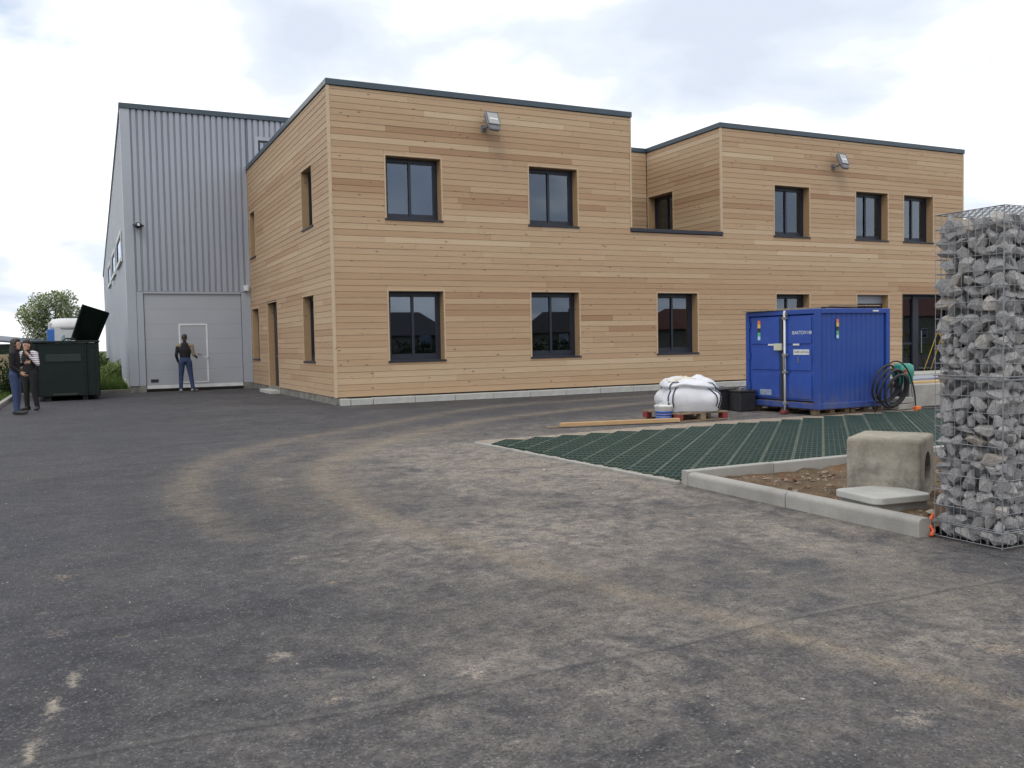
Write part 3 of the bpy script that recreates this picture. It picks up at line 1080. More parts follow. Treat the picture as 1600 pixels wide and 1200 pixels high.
k.add([(UW - 0.06, VW + 0.3, side_top(VW + .3) - 0.03), (UW - 0.06, 37.5, side_top(37.5) - 0.03), (UW - 0.06, 37.5, side_top(37.5) + 0.08), (UW - 0.06, VW + 0.3, side_top(VW + .3) + 0.08),
       (UW + 0.2, VW + 0.3, side_top(VW + .3) - 0.03), (UW + 0.2, 37.5, side_top(37.5) - 0.03), (UW + 0.2, 37.5, side_top(37.5) + 0.08), (UW + 0.2, VW + 0.3, side_top(VW + .3) + 0.08)],
      [(0, 1, 2, 3), (7, 6, 5, 4), (3, 2, 6, 7), (0, 4, 5, 1), (0, 3, 7, 4), (1, 5, 6, 2)])
k.build('eave_trim', M['clad_pale'], WH)

# sectional door with its wicket door
sd = MB().box(-3.30, -0.325, VW + 0.04, VW + 0.06, 0.06, 3.09).build('sectional_door', M['sec_door'], WH)
zz = 0.11
ph = (3.085 - 0.20) / 6
MB().box(-3.285, -0.34, VW - 0.006, VW + 0.038, 0.085, 0.196).build('bottom_rail', M['white_metal'], sd, bevel=0.004, seg=1)
MB().box(-3.285, -0.34, VW + 0.002, VW + 0.034, 0.055, 0.084).build('rubber_seal', M['black'], sd)
zz = 0.20
for i in range(6):
    k = MB()
    z_a, z_b = zz + 0.0015, zz + ph - 0.0015
    k.box(-3.285, -0.34, VW + 0.006, VW + 0.038, z_a, z_b)
    k.build('door_panel', M['sec_door'], sd)
    zz += ph
k = MB()
x0, x1, q0, q1 = -2.29, -1.41, 0.24, 2.13
k.box(x0, x0 + 0.05, VW - 0.007, VW + 0.005, q0, q1)
k.box(x1 - 0.05, x1, VW - 0.007, VW + 0.005, q0, q1)
k.box(x0 + 0.05, x1 - 0.05, VW - 0.007, VW + 0.005, q1 - 0.05, q1)
k.box(x0 + 0.05, x1 - 0.05, VW - 0.007, VW + 0.005, q0, q0 + 0.04)
k.build('wicket_frame', M['white_metal'], sd)
MB().tube([(x1 - 0.02, VW - 0.01, 1.06), (x1 - 0.02, VW - 0.06, 1.06), (x1 - 0.14, VW - 0.06, 1.04)], 0.011, 8).build('handle', M['white_metal'], sd)
k = MB().box(-3.165, -2.935, VW - 0.004, VW + 0.005, 0.285, 0.385)
k.build('vent_grille', M['black'], sd)


def wh_window(F, a0, a1, z0, z1, frame='white_metal'):
    f = MB()
    T = lambda a, o, z: F(a, o, z)
    w = 0.11
    f.box(a0 - w, a1 + w, 0.03, 0.066, z1, z1 + w, T=T)
    f.box(a0 - w, a0, 0.03, 0.066, z0, z1, T=T)
    f.box(a1, a1 + w, 0.03, 0.066, z0, z1, T=T)
    f.box(a0 - w, a1 + w, 0.03, 0.10, z0 - w, z0, T=T)
    fr = f.build('window', M[frame], WH)
    MB().box(a0, a1, 0.022, 0.034, z0, z1, T=T).build('pane', M['glass'], fr)
    s = MB()
    s.box(a0, a0 + 0.06, 0.035, 0.055, z0, z1, T=T)
    s.box(a1 - 0.06, a1, 0.035, 0.055, z0, z1, T=T)
    s.box(a0 + 0.06, a1 - 0.06, 0.035, 0.055, z1 - 0.07, z1, T=T)
    s.box(a0 + 0.06, a1 - 0.06, 0.035, 0.055, z0, z0 + 0.06, T=T)
    s.build('sash', M['anthracite'], fr)
    return fr


for a0, a1 in ((12.7, 16.2), (18.3, 21.5), (24.0, 27.1)):
    wh_window(WS, a0, a1, 4.38, 5.2)
wh_window(WF, 0.37, 1.75, 6.95, 8.12, 'clad_pale')

# ------------------------------------------------------------------ lamps and boxes fixed to the walls
M['lamp_glass'] = glass_mat('lamp_glass', (0.10, 0.11, 0.12), True)


def floodlight(u, z, yaw, label):
    root = thing('floodlight', label, 'floodlight', u, -0.028, z, 0, 'floodlights on the timber front')
    MB().box(-0.11, 0.03, -0.022, 0.0, -0.10, 0.06).build('wall_plate', M['grey_plastic'], root, bevel=0.004, seg=1)
    MB().tube([(-0.05, -0.015, -0.02), (-0.05, -0.12, -0.03), (0.0, -0.22, 0.0), (0.03, -0.30, 0.05)], 0.028, 10).build('arm', M['grey_plastic'], root, smooth=True)
    R = Matrix.Translation((0.07, -0.30, 0.10)) @ Matrix.Rotation(yaw, 4, 'Z') @ Matrix.Rotation(math.radians(-22), 4, 'X') @ Matrix.Diagonal((1.12, 1.0, 1.08, 1))
    h = MB()
    # housing: deep rounded tray, slimmer at the foot; front looks towards -y
    secs = [(-0.235, 0.105, 0.05), (-0.20, 0.14, 0.085), (-0.05, 0.165, 0.12), (0.12, 0.17, 0.125), (0.20, 0.155, 0.10), (0.235, 0.12, 0.06)]
    rings = []
    for zq, hw, dp in secs:
        ring = []
        for kk in range(16):
            a = 2 * math.pi * kk / 16
            cx, cy = math.cos(a), math.sin(a)
            ring.append((hw * math.copysign(abs(cx) ** 0.45, cx), dp * 0.5 * math.copysign(abs(cy) ** 0.6, cy) + dp * 0.15, zq))
        rings.append(ring)
    vs = [tuple(R @ Vector(p)) for rg in rings for p in rg]
    fs = [tuple(range(15, -1, -1)), tuple(80 + kk for kk in range(16))]
    for i in range(5):
        for kk in range(16):
            fs.append((i * 16 + kk, i * 16 + (kk + 1) % 16, (i + 1) * 16 + (kk + 1) % 16, (i + 1) * 16 + kk))
    h.add(vs, fs)
    ho = h.build('housing', M['grey_plastic'], root, smooth=True)
    MB().box(-0.135, 0.135, -0.052, -0.040, -0.09, 0.19, T=R).build('front_glass', M['lamp_glass'], ho, bevel=0.006, seg=1)
    k = MB()
    k.box(-0.15, -0.135, -0.060, -0.036, -0.11, 0.21, T=R)
    k.box(0.135, 0.15, -0.060, -0.036, -0.11, 0.21, T=R)
    k.box(-0.135, 0.135, -0.060, -0.036, 0.19, 0.21, T=R)
    k.box(-0.135, 0.135, -0.060, -0.036, -0.11, -0.09, T=R)
    k.build('bezel', M['grey_plastic'], ho)
    MB().box(-0.10, 0.10, -0.056, -0.0525, 0.01, 0.05, T=R).build('reflector_bar', M['white_metal'], ho)
    return root


floodlight(3.80, 6.48, math.radians(8), 'grey floodlight high on the wall above the two left upper windows')
floodlight(15.05, 6.33, math.radians(8), 'grey floodlight high on the right block above the trio of upper windows')
wl_ = thing('wall_lamp', 'small dark lamp fixed high on the ribbed warehouse front', 'lamp', -3.37, VW - 0.055, 5.2)
MB().box(-0.05, 0.05, -0.05, 0.0, -0.09, 0.09).build('wall_plate', M['black'], wl_, bevel=0.01)
MB().lathe([(0.02, -0.05), (0.10, -0.06), (0.13, -0.02), (0.10, 0.05), (0.03, 0.09)], 14, (0, -0.15, -0.02)).build('housing', M['anthracite'], wl_, smooth=True)
MB().tube([(-0.16, -0.10, 0.0), (0.16, -0.10, -0.02)], 0.03, 8).build('arm', M['black'], wl_)
MB().box(-0.03, 0.03, -0.30, -0.26, -0.05, 0.03).build('lens', M['white_metal'], wl_)
ab = MB().box(-0.075, 0.075, -0.11, 0.0, -0.09, 0.09).build('alarm_box', M['white_metal'], None, bevel=0.015)
put(ab, -0.17, VW - 0.055, 3.27)
tag(ab, 'small white box on the warehouse wall beside the sectional door head', 'alarm box')

# ------------------------------------------------------------------ grid paving
M['grid_green'] = pm('green_grid_plastic', (0.012, 0.038, 0.030), (0.020, 0.050, 0.040), 6, 0.55)
M['grid_top'] = pm('dusty_grid_rim', (0.040, 0.078, 0.064), (0.17, 0.185, 0.15), 5, 0.7, lo=0.42, hi=0.72)
M['grid_seam'] = pm('dusty_grid_seam', (0.035, 0.070, 0.056), (0.15, 0.16, 0.13), 7, 0.8, lo=0.34, hi=0.70)
M['grid_soil'] = pm('paving_bed_soil', (0.34, 0.31, 0.25), (0.22, 0.20, 0.16), 5, 0.95, 0.5, 60)
gp = thing('grid_paving', 'dark green plastic grid paving laid in diagonal strips', 'paving', 0, 0, 0)
gp['kind'] = 'structure'
k = MB()
k.add([(-0.18, -13.05, 0.012), (12, -13.05, 0.012), (12, -9.1, 0.012), (-0.43, -8.98, 0.012)], [(0, 1, 2, 3)])
k.build('paving_bed', M['grid_soil'], gp)
SQ = math.sqrt(0.5)
SW, CELL = 0.312, 0.066
grk = random.Random(3)
for kst in range(-26, 29):
    # the strip's frame: t along (1,1)/sqrt2, s across
    s0 = -9.4 + kst * SW * 1.0
    m = MB()
    cnt = 0
    sc = s0 + SW / 2
    # end of the strip where its centre line meets the far border
    vend = -9.02 + grk.uniform(-0.05, 0.05)
    tend = (vend / SQ - sc)
    top = 0.030 + grk.uniform(-0.006, 0.006)
    w = 0.0060
    tilt = grk.uniform(-0.004, 0.004)
    nl = 5
    cw = (SW - 0.020) / nl
    ta = tend - 6.2
    nc = int(6.2 / CELL)

    def uv(t_, s_):
        return (SQ * t_ - SQ * s_, SQ * t_ + SQ * s_)

    def inside(t_, s_):
        a, b = uv(t_, s_)
        return a > -0.16 - 0.27 * (b + 13.0) / 4.1 and b > -13.02 and a < 11.9

    def wall(t0, sA, t1, sB, mi=0, w=w):
        dt, ds = t1 - t0, sB - sA
        L = math.hypot(dt, ds)
        nt_, ns_ = -ds / L * w, dt / L * w
        P = [uv(t0 + nt_, sA + ns_), uv(t1 + nt_, sB + ns_), uv(t1 - nt_, sB - ns_), uv(t0 - nt_, sA - ns_)]
        b = [(x, y, 0.010) for x, y in P] + [(x, y, top) for x, y in P]
        m.add(b, [(0, 1, 5, 4), (2, 3, 7, 6)])
        m.add(b[4:], [(0, 1, 2, 3)], mi)
    for j in range(nl + 1):                            # long walls
        s_ = s0 + 0.010 + j * cw
        run = None
        for i in range(nc + 1):
            t_ = tend - i * CELL
            if inside(t_, s_):
                run = (run[0] if run else t_, t_)
        if run and run[0] - run[1] > 0.05:
            wall(run[1], s_, run[0], s_, 2 if j in (0, nl) else 0, 0.0065 if j in (0, nl) else w)
            cnt += 1
    for i in range(nc + 1):
        t_ = tend - i * CELL
        js = [j for j in range(nl) if inside(t_, s0 + 0.010 + j * cw) and inside(t_, s0 + 0.010 + (j + 1) * cw)]
        if js:
            rib = i % 3 == 0
            wall(t_, s0 + 0.010 + js[0] * cw, t_, s0 + 0.010 + (js[-1] + 1) * cw, 1 if rib else 0, 0.013 if rib else 0.004)
            cnt += 1
    if cnt > 6:
        o = m.build('grid_strip', [M['grid_green'], M['grid_top'], M['grid_seam']], gp, fix=False)
kerb_run('flush_kerb', 'narrow pale kerb set flush along the left edge of the green grid', [(-0.47, -8.93), (-0.21, -13.05)], 0.05, 0.022, 1.0, M['concrete'], r=0.006)

# ------------------------------------------------------------------ planting bed, concrete blocks
kerb_run('bed_front_kerb', 'rounded grey kerb along the near side of the planting bed', [(-0.14, -13.16), (-0.14, -15.66)], 0.12, 0.115, 1.25, M['concrete'], r=0.035)
kerb_run('bed_back_kerb', 'grey kerb between the planting bed and the green grid', [(-0.20, -13.11), (8.0, -13.11)], 0.09, 0.125, 1.0, M['concrete'], r=0.012)
t = NT('turned_earth')
v = t.coord('Object')
c = t.mix(t.ramp(t.noise(v, 3.0, 5, 0.65), [(0.35, 0.0), (0.65, 1.0)]), (0.085, 0.058, 0.037), (0.21, 0.155, 0.10))
c = t.mix(t.ramp(t.noise(v, 2.2, 4, 0.6, 0.5), [(0.52, 0.0), (0.66, 0.8)]), c, (0.20, 0.085, 0.04))
c = t.mix(t.ramp(t.noise(v, 28, 4, 0.7), [(0.4, 0.0), (0.7, 0.6)]), c, (0.045, 0.03, 0.02))
t.base(c, 0.95, 0, 0.15)
t.bump(t.noise(v, 45, 5, 0.7), 0.8, 0.02)
M['earth'] = t.m
nx, ny = 60, 44


def earth_z(u, v):
    n_ = noise.noise((u * 2.2, v * 2.2, 5)) * 0.035 + noise.noise((u * 6, v * 6, 9)) * 0.022 + noise.noise((u * 15, v * 15, 2)) * 0.012
    hole = -0.10 * math.exp(-(((u - 1.0) / 0.7) ** 2 + ((v + 13.45) / 0.3) ** 2))
    heap = 0.05 * math.exp(-(((u - 0.2) / 0.35) ** 2 + ((v + 13.55) / 0.25) ** 2)) + 0.03 * math.exp(-(((u - 0.3) / 0.3) ** 2 + ((v + 14.3) / 0.4) ** 2))
    return max(0.006, 0.06 + n_ + hole + heap)


pts = []
for j in range(ny + 1):
    for i in range(nx + 1):
        u = -0.10 + 8.0 * (i / nx) ** 1.9
        vv = -15.70 + 2.54 * j / ny
        pts.append((u, vv, earth_z(u, vv)))
k = MB().add(pts, [(j * (nx + 1) + i, j * (nx + 1) + i + 1, (j + 1) * (nx + 1) + i + 1, (j + 1) * (nx + 1) + i) for j in range(ny) for i in range(nx)])
o = k.build('planting_bed_soil', M['earth'], smooth=True)
put(o, 0, 0)
tag(o, 'brown turned earth in the kerbed planting bed', 'soil', kind='structure')


def rock_mesh(name, seed, mat, flat=1.0, n=13):
    r = random.Random(seed)
    bm = bmesh.new()
    for _ in range(n):
        p = Vector((r.gauss(0, 1), r.gauss(0, 1), r.gauss(0, 1))).normalized() * r.uniform(0.82, 1.12)
        bm.verts.new((p.x * 0.5, p.y * 0.5, p.z * 0.5 * flat))
    bmesh.ops.convex_hull(bm, input=bm.verts)
    for vv in [x for x in bm.verts if not x.link_faces]:
        bm.verts.remove(vv)
    me = bpy.data.meshes.new(name)
    bm.to_mesh(me)
    bm.free()
    me.materials.append(mat)
    return me


def scatter_rocks(name, label, places, mat, cat='rubble'):
    """many tiny stones as one object"""
    protos = [rock_mesh('tmp_rock', 100 + q, mat, 0.8, 9) for q in range(5)]
    vs, fs = [], []
    for (x, y, z, s) in places:
        pr = rnd.choice(protos)
        Rm = Matrix.Rotation(rnd.uniform(0, 6.28), 3, 'Z') @ Matrix.Rotation(rnd.uniform(0, 6.28), 3, 'X')
        o_ = len(vs)
        sc = Vector((s * rnd.uniform(.7, 1.3), s * rnd.uniform(.7, 1.3), s * rnd.uniform(.5, 1)))
        for q in pr.vertices:
            p = Rm @ q.co
            vs.append((x + p.x * sc.x, y + p.y * sc.y, z + p.z * sc.z))
        for f in pr.polygons:
            fs.append(tuple(i + o_ for i in f.vertices))
    for p in protos:
        bpy.data.meshes.remove(p)
    me = bpy.data.meshes.new(name)
    me.from_pydata(vs, [], fs)
    me.materials.append(mat)
    o = link(name, me)
    put(o, 0, 0)
    return tag(o, label, cat, kind='stuff')


M['rubble'] = pm('rubble_stone', (0.34, 0.29, 0.23), (0.13, 0.075, 0.045), 5, 0.9, stretch=(1, 1, 1))
M['pebble'] = pm('pebble_stone', (0.42, 0.40, 0.37), (0.16, 0.15, 0.14), 3.3, 0.85)
pl = []
for _ in range(520):
    u, vv = rnd.uniform(-0.05, 2.2) ** 1.0, rnd.uniform(-15.6, -13.25)
    s = rnd.choice((0.012, 0.02, 0.03, 0.045, 0.07)) * rnd.uniform(0.7, 1.2)
    pl.append((u, vv, earth_z(u, vv) + s * 0.15, s))
scatter_rocks('soil_rubble', 'broken stones and clods lying on the bed earth', pl, M['rubble'])
pl = []
for _ in range(1100):
    vv = -18.4 + 10.4 * rnd.random() ** 1.9
    u = rnd.uniform(-6.4, -0.3)
    pl.append((u, vv, 0.002, rnd.choice((0.005, 0.006, 0.008, 0.010, 0.015)) * rnd.uniform(0.7, 1.2)))
for _ in range(110):
    u, vv = -0.45 - abs(rnd.gauss(0, 0.5)), rnd.uniform(-13.6, -9.0)
    pl.append((u, vv, 0.003, rnd.choice((0.012, 0.018, 0.028)) * rnd.uniform(0.7, 1.2)))
for _ in range(60):
    pl.append((rnd.uniform(0.3, 0.85), rnd.uniform(-8.95, -8.7), 0.01, rnd.choice((0.02, 0.035)) * rnd.uniform(0.7, 1.2)))
scatter_rocks('loose_grit', 'loose grit and small stones strewn over the asphalt', pl, M['pebble'], 'grit')

# big hollow concrete cube with round side holes, and the small chamber with its lid in front of it
t = NT('weathered_concrete')
v = t.coord('Object')
c = t.mix(t.ramp(t.noise(v, 4.6, 7, 0.7, 0.15), [(0.40, 0.0), (0.58, 1.0)]), (0.35, 0.325, 0.275), (0.19, 0.18, 0.155))
c = t.mix(t.ramp(t.noise(v, 7.0, 6, 0.7, 1.2), [(0.56, 0.0), (0.63, 0.55)]), c, (0.37, 0.355, 0.32))
sz = t.new('SeparateXYZ')
t.link(v, sz.inputs[0])
c = t.mix(t.ramp(t.math('ADD', sz.outputs[2], t.math('MULTIPLY', t.noise(v, 6, 4, 0.6), 0.12)), [(0.42, 0.0), (0.60, 0.45)]), c, (0.36, 0.325, 0.25))  # paler towards the top, light from above mixed into the colour
t.base(c, 0.92, 0, 0.2)
t.bump(t.noise(v, 35, 5, 0.7), 0.35, 0.01)
M['weathered'] = t.m
cube_rot = -math.atan2(0.56, 0.83) - TH               # its face line runs along (0.83,-0.56) in the yard
CW_, CD_, CHT = 0.54, 0.60, 0.54


def rounded_rect(x0, x1, y0, y1, r, n=5):
    out = []
    for cx, cy, a0_ in ((x1 - r, y1 - r, 0), (x0 + r, y1 - r, 90), (x0 + r, y0 + r, 180), (x1 - r, y0 + r, 270)):
        for i in range(n + 1):
            a = math.radians(a0_ + 90 * i / n)
            out.append((cx + r * math.cos(a), cy + r * math.sin(a)))
    return out


bm = bmesh.new()
rr = rounded_rect(0, CW_, 0, CD_, 0.028, 4)
for zz_, ins in ((-0.05, 0.0), (CHT - 0.028, 0.0), (CHT - 0.014, 0.004), (CHT - 0.004, 0.012), (CHT, 0.025)):
    poly = rounded_rect(ins, CW_ - ins, ins, CD_ - ins, 0.028, 4)
    for x, y in poly:
        bm.verts.new((x, y, zz_))
bm.verts.ensure_lookup_table()
n = len(rr)
for i in range(4):
    for q in range(n):
        bm.faces.new([bm.verts[i * n + q], bm.verts[i * n + (q + 1) % n], bm.verts[(i + 1) * n + (q + 1) % n], bm.verts[(i + 1) * n + q]])
bm.faces.new([bm.verts[4 * n + q] for q in range(n)])
bm.faces.new([bm.verts[q] for q in range(n - 1, -1, -1)])
cm = bpy.data.meshes.new('concrete_cube')
bm.to_mesh(cm)
bm.free()
cm.materials.append(M['weathered'])
cube = link('concrete_cube', cm)
# bore the round holes through both sides
cyl = MB().tube([(-0.2, CD_ * 0.52, 0.30), (-0.0 + 0.11, CD_ * 0.52, 0.30)], 0.135, 28)
cutter = MB().tube([(CW_ - 0.12, CD_ * 0.50, 0.29), (CW_ + 0.2, CD_ * 0.50, 0.29)], 0.135, 28).build('cut', M['weathered'])
md = cube.modifiers.new('hole', 'BOOLEAN')
md.operation = 'DIFFERENCE'
md.solver = 'EXACT'
md.object = cutter
dg = bpy.context.evaluated_depsgraph_get()
nm_ = bpy.data.meshes.new_from_object(cube.evaluated_get(dg))
cube.modifiers.clear()
cube.data = nm_
bpy.data.objects.remove(cutter)
cpos = W(0.225, -14.627, 0)
cube.location = cpos
cube.rotation_euler = (0, 0, TH + cube_rot)
tag(cube, 'large weathered concrete cube with a round hole in its right side', 'concrete block')
ch = thing('inspection_chamber', 'small square concrete chamber with a pale rounded lid in front of the big cube', 'chamber', -0.06, -15.19, 0, math.radians(-7))
MB().box(0.0, 0.45, 0.0, 0.42, -0.05, 0.118).build('body', M['concrete'], ch, bevel=0.01)
lid = MB().prism(rounded_rect(-0.03, 0.48, -0.03, 0.45, 0.07, 5), 0.120, 0.172)
lid.build('lid', M['concrete_pale'], ch, bevel=0.008)
sl = MB().tube([(0, 0, 0), (0.02, 0.03, 0.03), (-0.01, 0.07, 0.07), (0.03, 0.10, 0.13)], 0.014, 8)
oc = sl.build('cable_sheath', pm('orange_plastic', (0.72, 0.13, 0.04), (0.55, 0.08, 0.03), 20, 0.5), smooth=True)
put(oc, -0.13, -15.69, 0.0)
oc.rotation_euler.z -= 0.8
tag(oc, 'short orange cable sheath poking up between kerb end and gabion', 'cable sheath')

# ------------------------------------------------------------------ gabion
t = NT('gabion_limestone')
v = t.coord('Object')
oi = t.new('ObjectInfo')
tone = t.new('TexNoise')
c = t.ramp(oi.outputs['Random'], [(0.0, (0.24, 0.237, 0.245)), (0.40, (0.35, 0.345, 0.35)), (0.75, (0.45, 0.44, 0.435)), (0.90, (0.50, 0.485, 0.465)), (0.94, (0.43, 0.36, 0.29)), (1.0, (0.58, 0.56, 0.53))])
c = t.mix(t.ramp(t.noise(v, 2.6, 6, 0.7, 0.8), [(0.38, 0.0), (0.66, 0.75)]), c, (0.40, 0.395, 0.39))
c = t.mix(t.ramp(t.noise(v, 5.5, 5, 0.7, 1.5), [(0.52, 0.0), (0.62, 0.5)]), c, (0.13, 0.13, 0.15))
t.base(c, 0.9, 0, 0.2)
t.bump(t.noise(v, 9, 5, 0.7), 0.5, 0.06)
M['limestone'] = t.m
GB = thing('gabion_wall', 'tall wire basket gabion packed with broken grey limestone', 'gabion', 0, 0, 0)
gu0, gu1, gv0, gv1, gh = -0.10, 1.15, -16.17, -15.71, 2.07
stones = [rock_mesh('stone', 40 + q, M['limestone'], 0.95, 12 + q % 9) for q in range(16)]
gk = random.Random(9)
n_st = 0
back_places = []


def face_stones(axis, a0, a1, depth_sign, plane):
    """pack one face of the basket row by row"""
    global n_st
    z = 0.0
    while z < gh - 0.06:
        rh = gk.uniform(0.06, 0.105)
        a = a0 - gk.uniform(0.0, 0.05)
        while a < a1 - 0.03:
            w_ = gk.choice((0.055, 0.07, 0.085, 0.10, 0.115, 0.14)) * gk.uniform(0.9, 1.1)
            d_ = gk.uniform(0.08, 0.125)
            ac = a + w_ / 2
            inset = gk.uniform(0.36, 0.56) * d_
            hh = rh * gk.uniform(0.95, 1.45)
            zc = z + rh / 2 + gk.uniform(-0.02, 0.02)
            zc = min(zc, gh - hh * 0.28)
            p = (plane + depth_sign * inset, ac, zc) if axis == 'u' else (ac, plane + depth_sign * inset, zc)
            sc = (d_ * 1.15, w_ * 1.3, hh * 1.14) if axis == 'u' else (w_ * 1.3, d_ * 1.15, hh * 1.14)
            r_ = [0.38 * max(q, 0.85 * max(sc)) for q in sc]
            p = (min(max(p[0], gu0 + r_[0]), gu1 - 0.02), min(max(p[1], gv0 + r_[1]), gv1 + 0.018 - 0.72 * r_[1]), max(p[2], 0.005 + 0.34 * sc[2])) if depth_sign > 0 else p
            yield p, sc
            a += w_
        z += rh


def add_stone(p, sc):
    global n_st
    o = link('stone', gk.choice(stones), GB)
    o.location = p
    e = (gk.choice((0, math.pi / 2, math.pi)), 0, 0)
    o.rotation_euler = (gk.uniform(-0.45, 0.45) + gk.choice((0, math.pi)), gk.uniform(-0.35, 0.35), gk.uniform(-0.35, 0.35) + gk.choice((0, math.pi)))
    o.scale = sc
    n_st += 1


for p, sc in face_stones('u', gv0 + 0.03, gv1 + 0.02, 1, gu0 + 0.004):
    add_stone(p, sc)
front_list = list(face_stones('v', gu0 + 0.09, gu1 - 0.02, 1, gv0 + 0.004))
front_list.sort(key=lambda q: q[0][0])
core_st = []
for p, sc in front_list:
    if n_st < 298:
        add_stone(p, sc)
    else:
        core_st.append((p, sc))
for p, sc in face_stones('u', gv0 + 0.07, gv1 - 0.02, 1, gu0 + 0.075):
    core_st.append((p, (sc[0], sc[1] * 1.15, sc[2] * 1.2)))
for p, sc in face_stones('v', gu0 + 0.12, gu1, 1, gv0 + 0.075):
    core_st.append((p, (sc[0] * 1.15, sc[1], sc[2] * 1.2)))
for p, sc in face_stones('v', gu0 + 0.06, gu1 - 0.02, -1, gv1 - 0.005):
    core_st.append((p, sc))
for kx in range(14):
    for ky in range(4):
        core_st.append(((gu0 + 0.06 + kx * 0.09, gv0 + 0.07 + ky * 0.11, gh - 0.09 + gk.uniform(-0.03, 0.02)), (0.14, 0.14, 0.11)))
vs, fs = [], []
for p, sc in core_st:
    pr = gk.choice(stones)
    Rm = Matrix.Rotation(gk.uniform(0, 6.28), 3, 'Z') @ Matrix.Rotation(gk.uniform(-0.5, 0.5), 3, 'X')
    o_ = len(vs)
    for q in pr.vertices:
        x = Rm @ q.co
        vs.append((p[0] + x.x * sc[0], p[1] + x.y * sc[1], p[2] + x.z * sc[2]))
    for f in pr.polygons:
        fs.append(tuple(i + o_ for i in f.vertices))
me = bpy.data.meshes.new('stone_fill')
me.from_pydata(vs, [], fs)
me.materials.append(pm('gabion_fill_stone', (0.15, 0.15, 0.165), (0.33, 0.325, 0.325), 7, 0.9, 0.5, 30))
o = link('stone_fill', me, GB)
o['kind'] = 'stuff'
MB().box(gu0 + 0.19, gu1 - 0.1, gv0 + 0.18, gv1 - 0.12, 0.02, gh - 0.2).build('shade_core', pm('gabion_gap_shade', (0.07, 0.07, 0.075)), GB)  # added dark box that stands in for shade between the stones
WR = 0.0021


def wire_panel(name, fn, a0, a1, b0, b1, sa, sb, bulge=0.0):
    k = MB()
    na, nb = round((a1 - a0) / sa), round((b1 - b0) / sb)
    for i in range(na + 1):
        a = a0 + (a1 - a0) * i / na
        k.tube([fn(a, b0 + (b1 - b0) * q / 8, 0.0) for q in range(9)], WR, 4, cap=False)
    for j in range(nb + 1):
        b = b0 + (b1 - b0) * j / nb
        k.tube([fn(a0 + (a1 - a0) * q / 6, b, 0.004) for q in range(7)], WR * 1.15, 4, cap=False)
    return k.build(name, M['steel'], GB, fix=False)


wob = lambda a, b: 0.006 * noise.noise((a * 3, b * 3, 7))
for z0, z1 in ((0.01, 1.04), (1.045, gh + 0.03)):
    wire_panel('mesh_panel', lambda a, b, off: (gu0 - 0.006 - off - wob(a, b), a, b), gv0 - 0.008, gv1 + 0.008, z0, z1, 0.05, 0.1)
    wire_panel('mesh_panel', lambda a, b, off: (a, gv0 - 0.010 - off - wob(a, b), b), gu0 - 0.006, gu1, z0, z1, 0.05, 0.1)
    wire_panel('mesh_panel', lambda a, b, off: (a, gv1 + 0.008 + off, b), gu0 - 0.006, gu1, z0, z1, 0.05, 0.1)
wire_panel('mesh_panel', lambda a, b, off: (a, b, gh + 0.028 + off), gu0 - 0.006, gu1, gv0 - 0.01, gv1 + 0.008, 0.05, 0.05)
k = MB()
for zz_ in (0.10, 1.04, 1.06):
    k.tube([(gu0 - 0.012, gv1 + 0.02, zz_ + 0.003), (gu0 - 0.012, gv0 - 0.02, zz_)], 0.0045, 5)
    k.tube([(gu0 - 0.02, gv0 - 0.016, zz_), (gu1, gv0 - 0.016, zz_)], 0.0045, 5)
k.tube([(gu0 - 0.008, gv0 - 0.012, 0.0), (gu0 - 0.008, gv0 - 0.012, gh + 0.03)], 0.004, 5)
k.build('binding_wire', M['steel'], GB, fix=False)

# ------------------------------------------------------------------ blue site container
M['blue'] = pm('blue_paint', (0.008, 0.050, 0.285), (0.012, 0.058, 0.30), 2.2, 0.45, bump=0.08, bscale=5)
M['blue_lighter'] = pm('blue_door_paint', (0.013, 0.068, 0.36), (0.012, 0.056, 0.31), 3, 0.42, bump=0.1, bscale=4)  # door blue, lighter than the frame and side panels
M['sticker_white'] = pm('white_sticker', (0.70, 0.71, 0.70), (0.60, 0.61, 0.60), 30, 0.5)
M['sticker_grey'] = pm('worn_sticker', (0.36, 0.40, 0.47), (0.16, 0.22, 0.36), 20, 0.6)
M['orange'] = pm('orange_sticker', (0.75, 0.20, 0.05), (0.65, 0.16, 0.05), 20, 0.5)
M['yellow'] = pm('yellow_sticker', (0.72, 0.52, 0.08), (0.62, 0.45, 0.08), 20, 0.5)
M['green_s'] = pm('green_sticker', (0.10, 0.42, 0.22), (0.08, 0.36, 0.2), 20, 0.5)
M['cyan_s'] = pm('pale_blue_sticker', (0.45, 0.62, 0.78), (0.40, 0.56, 0.72), 20, 0.5)
M['ply'] = pm('weathered_timber', (0.33, 0.255, 0.165), (0.20, 0.155, 0.10), 5, 0.85, stretch=(1, 6, 6))
M['pallet_wood'] = pm('pallet_wood', (0.28, 0.21, 0.14), (0.17, 0.125, 0.085), 6, 0.88)
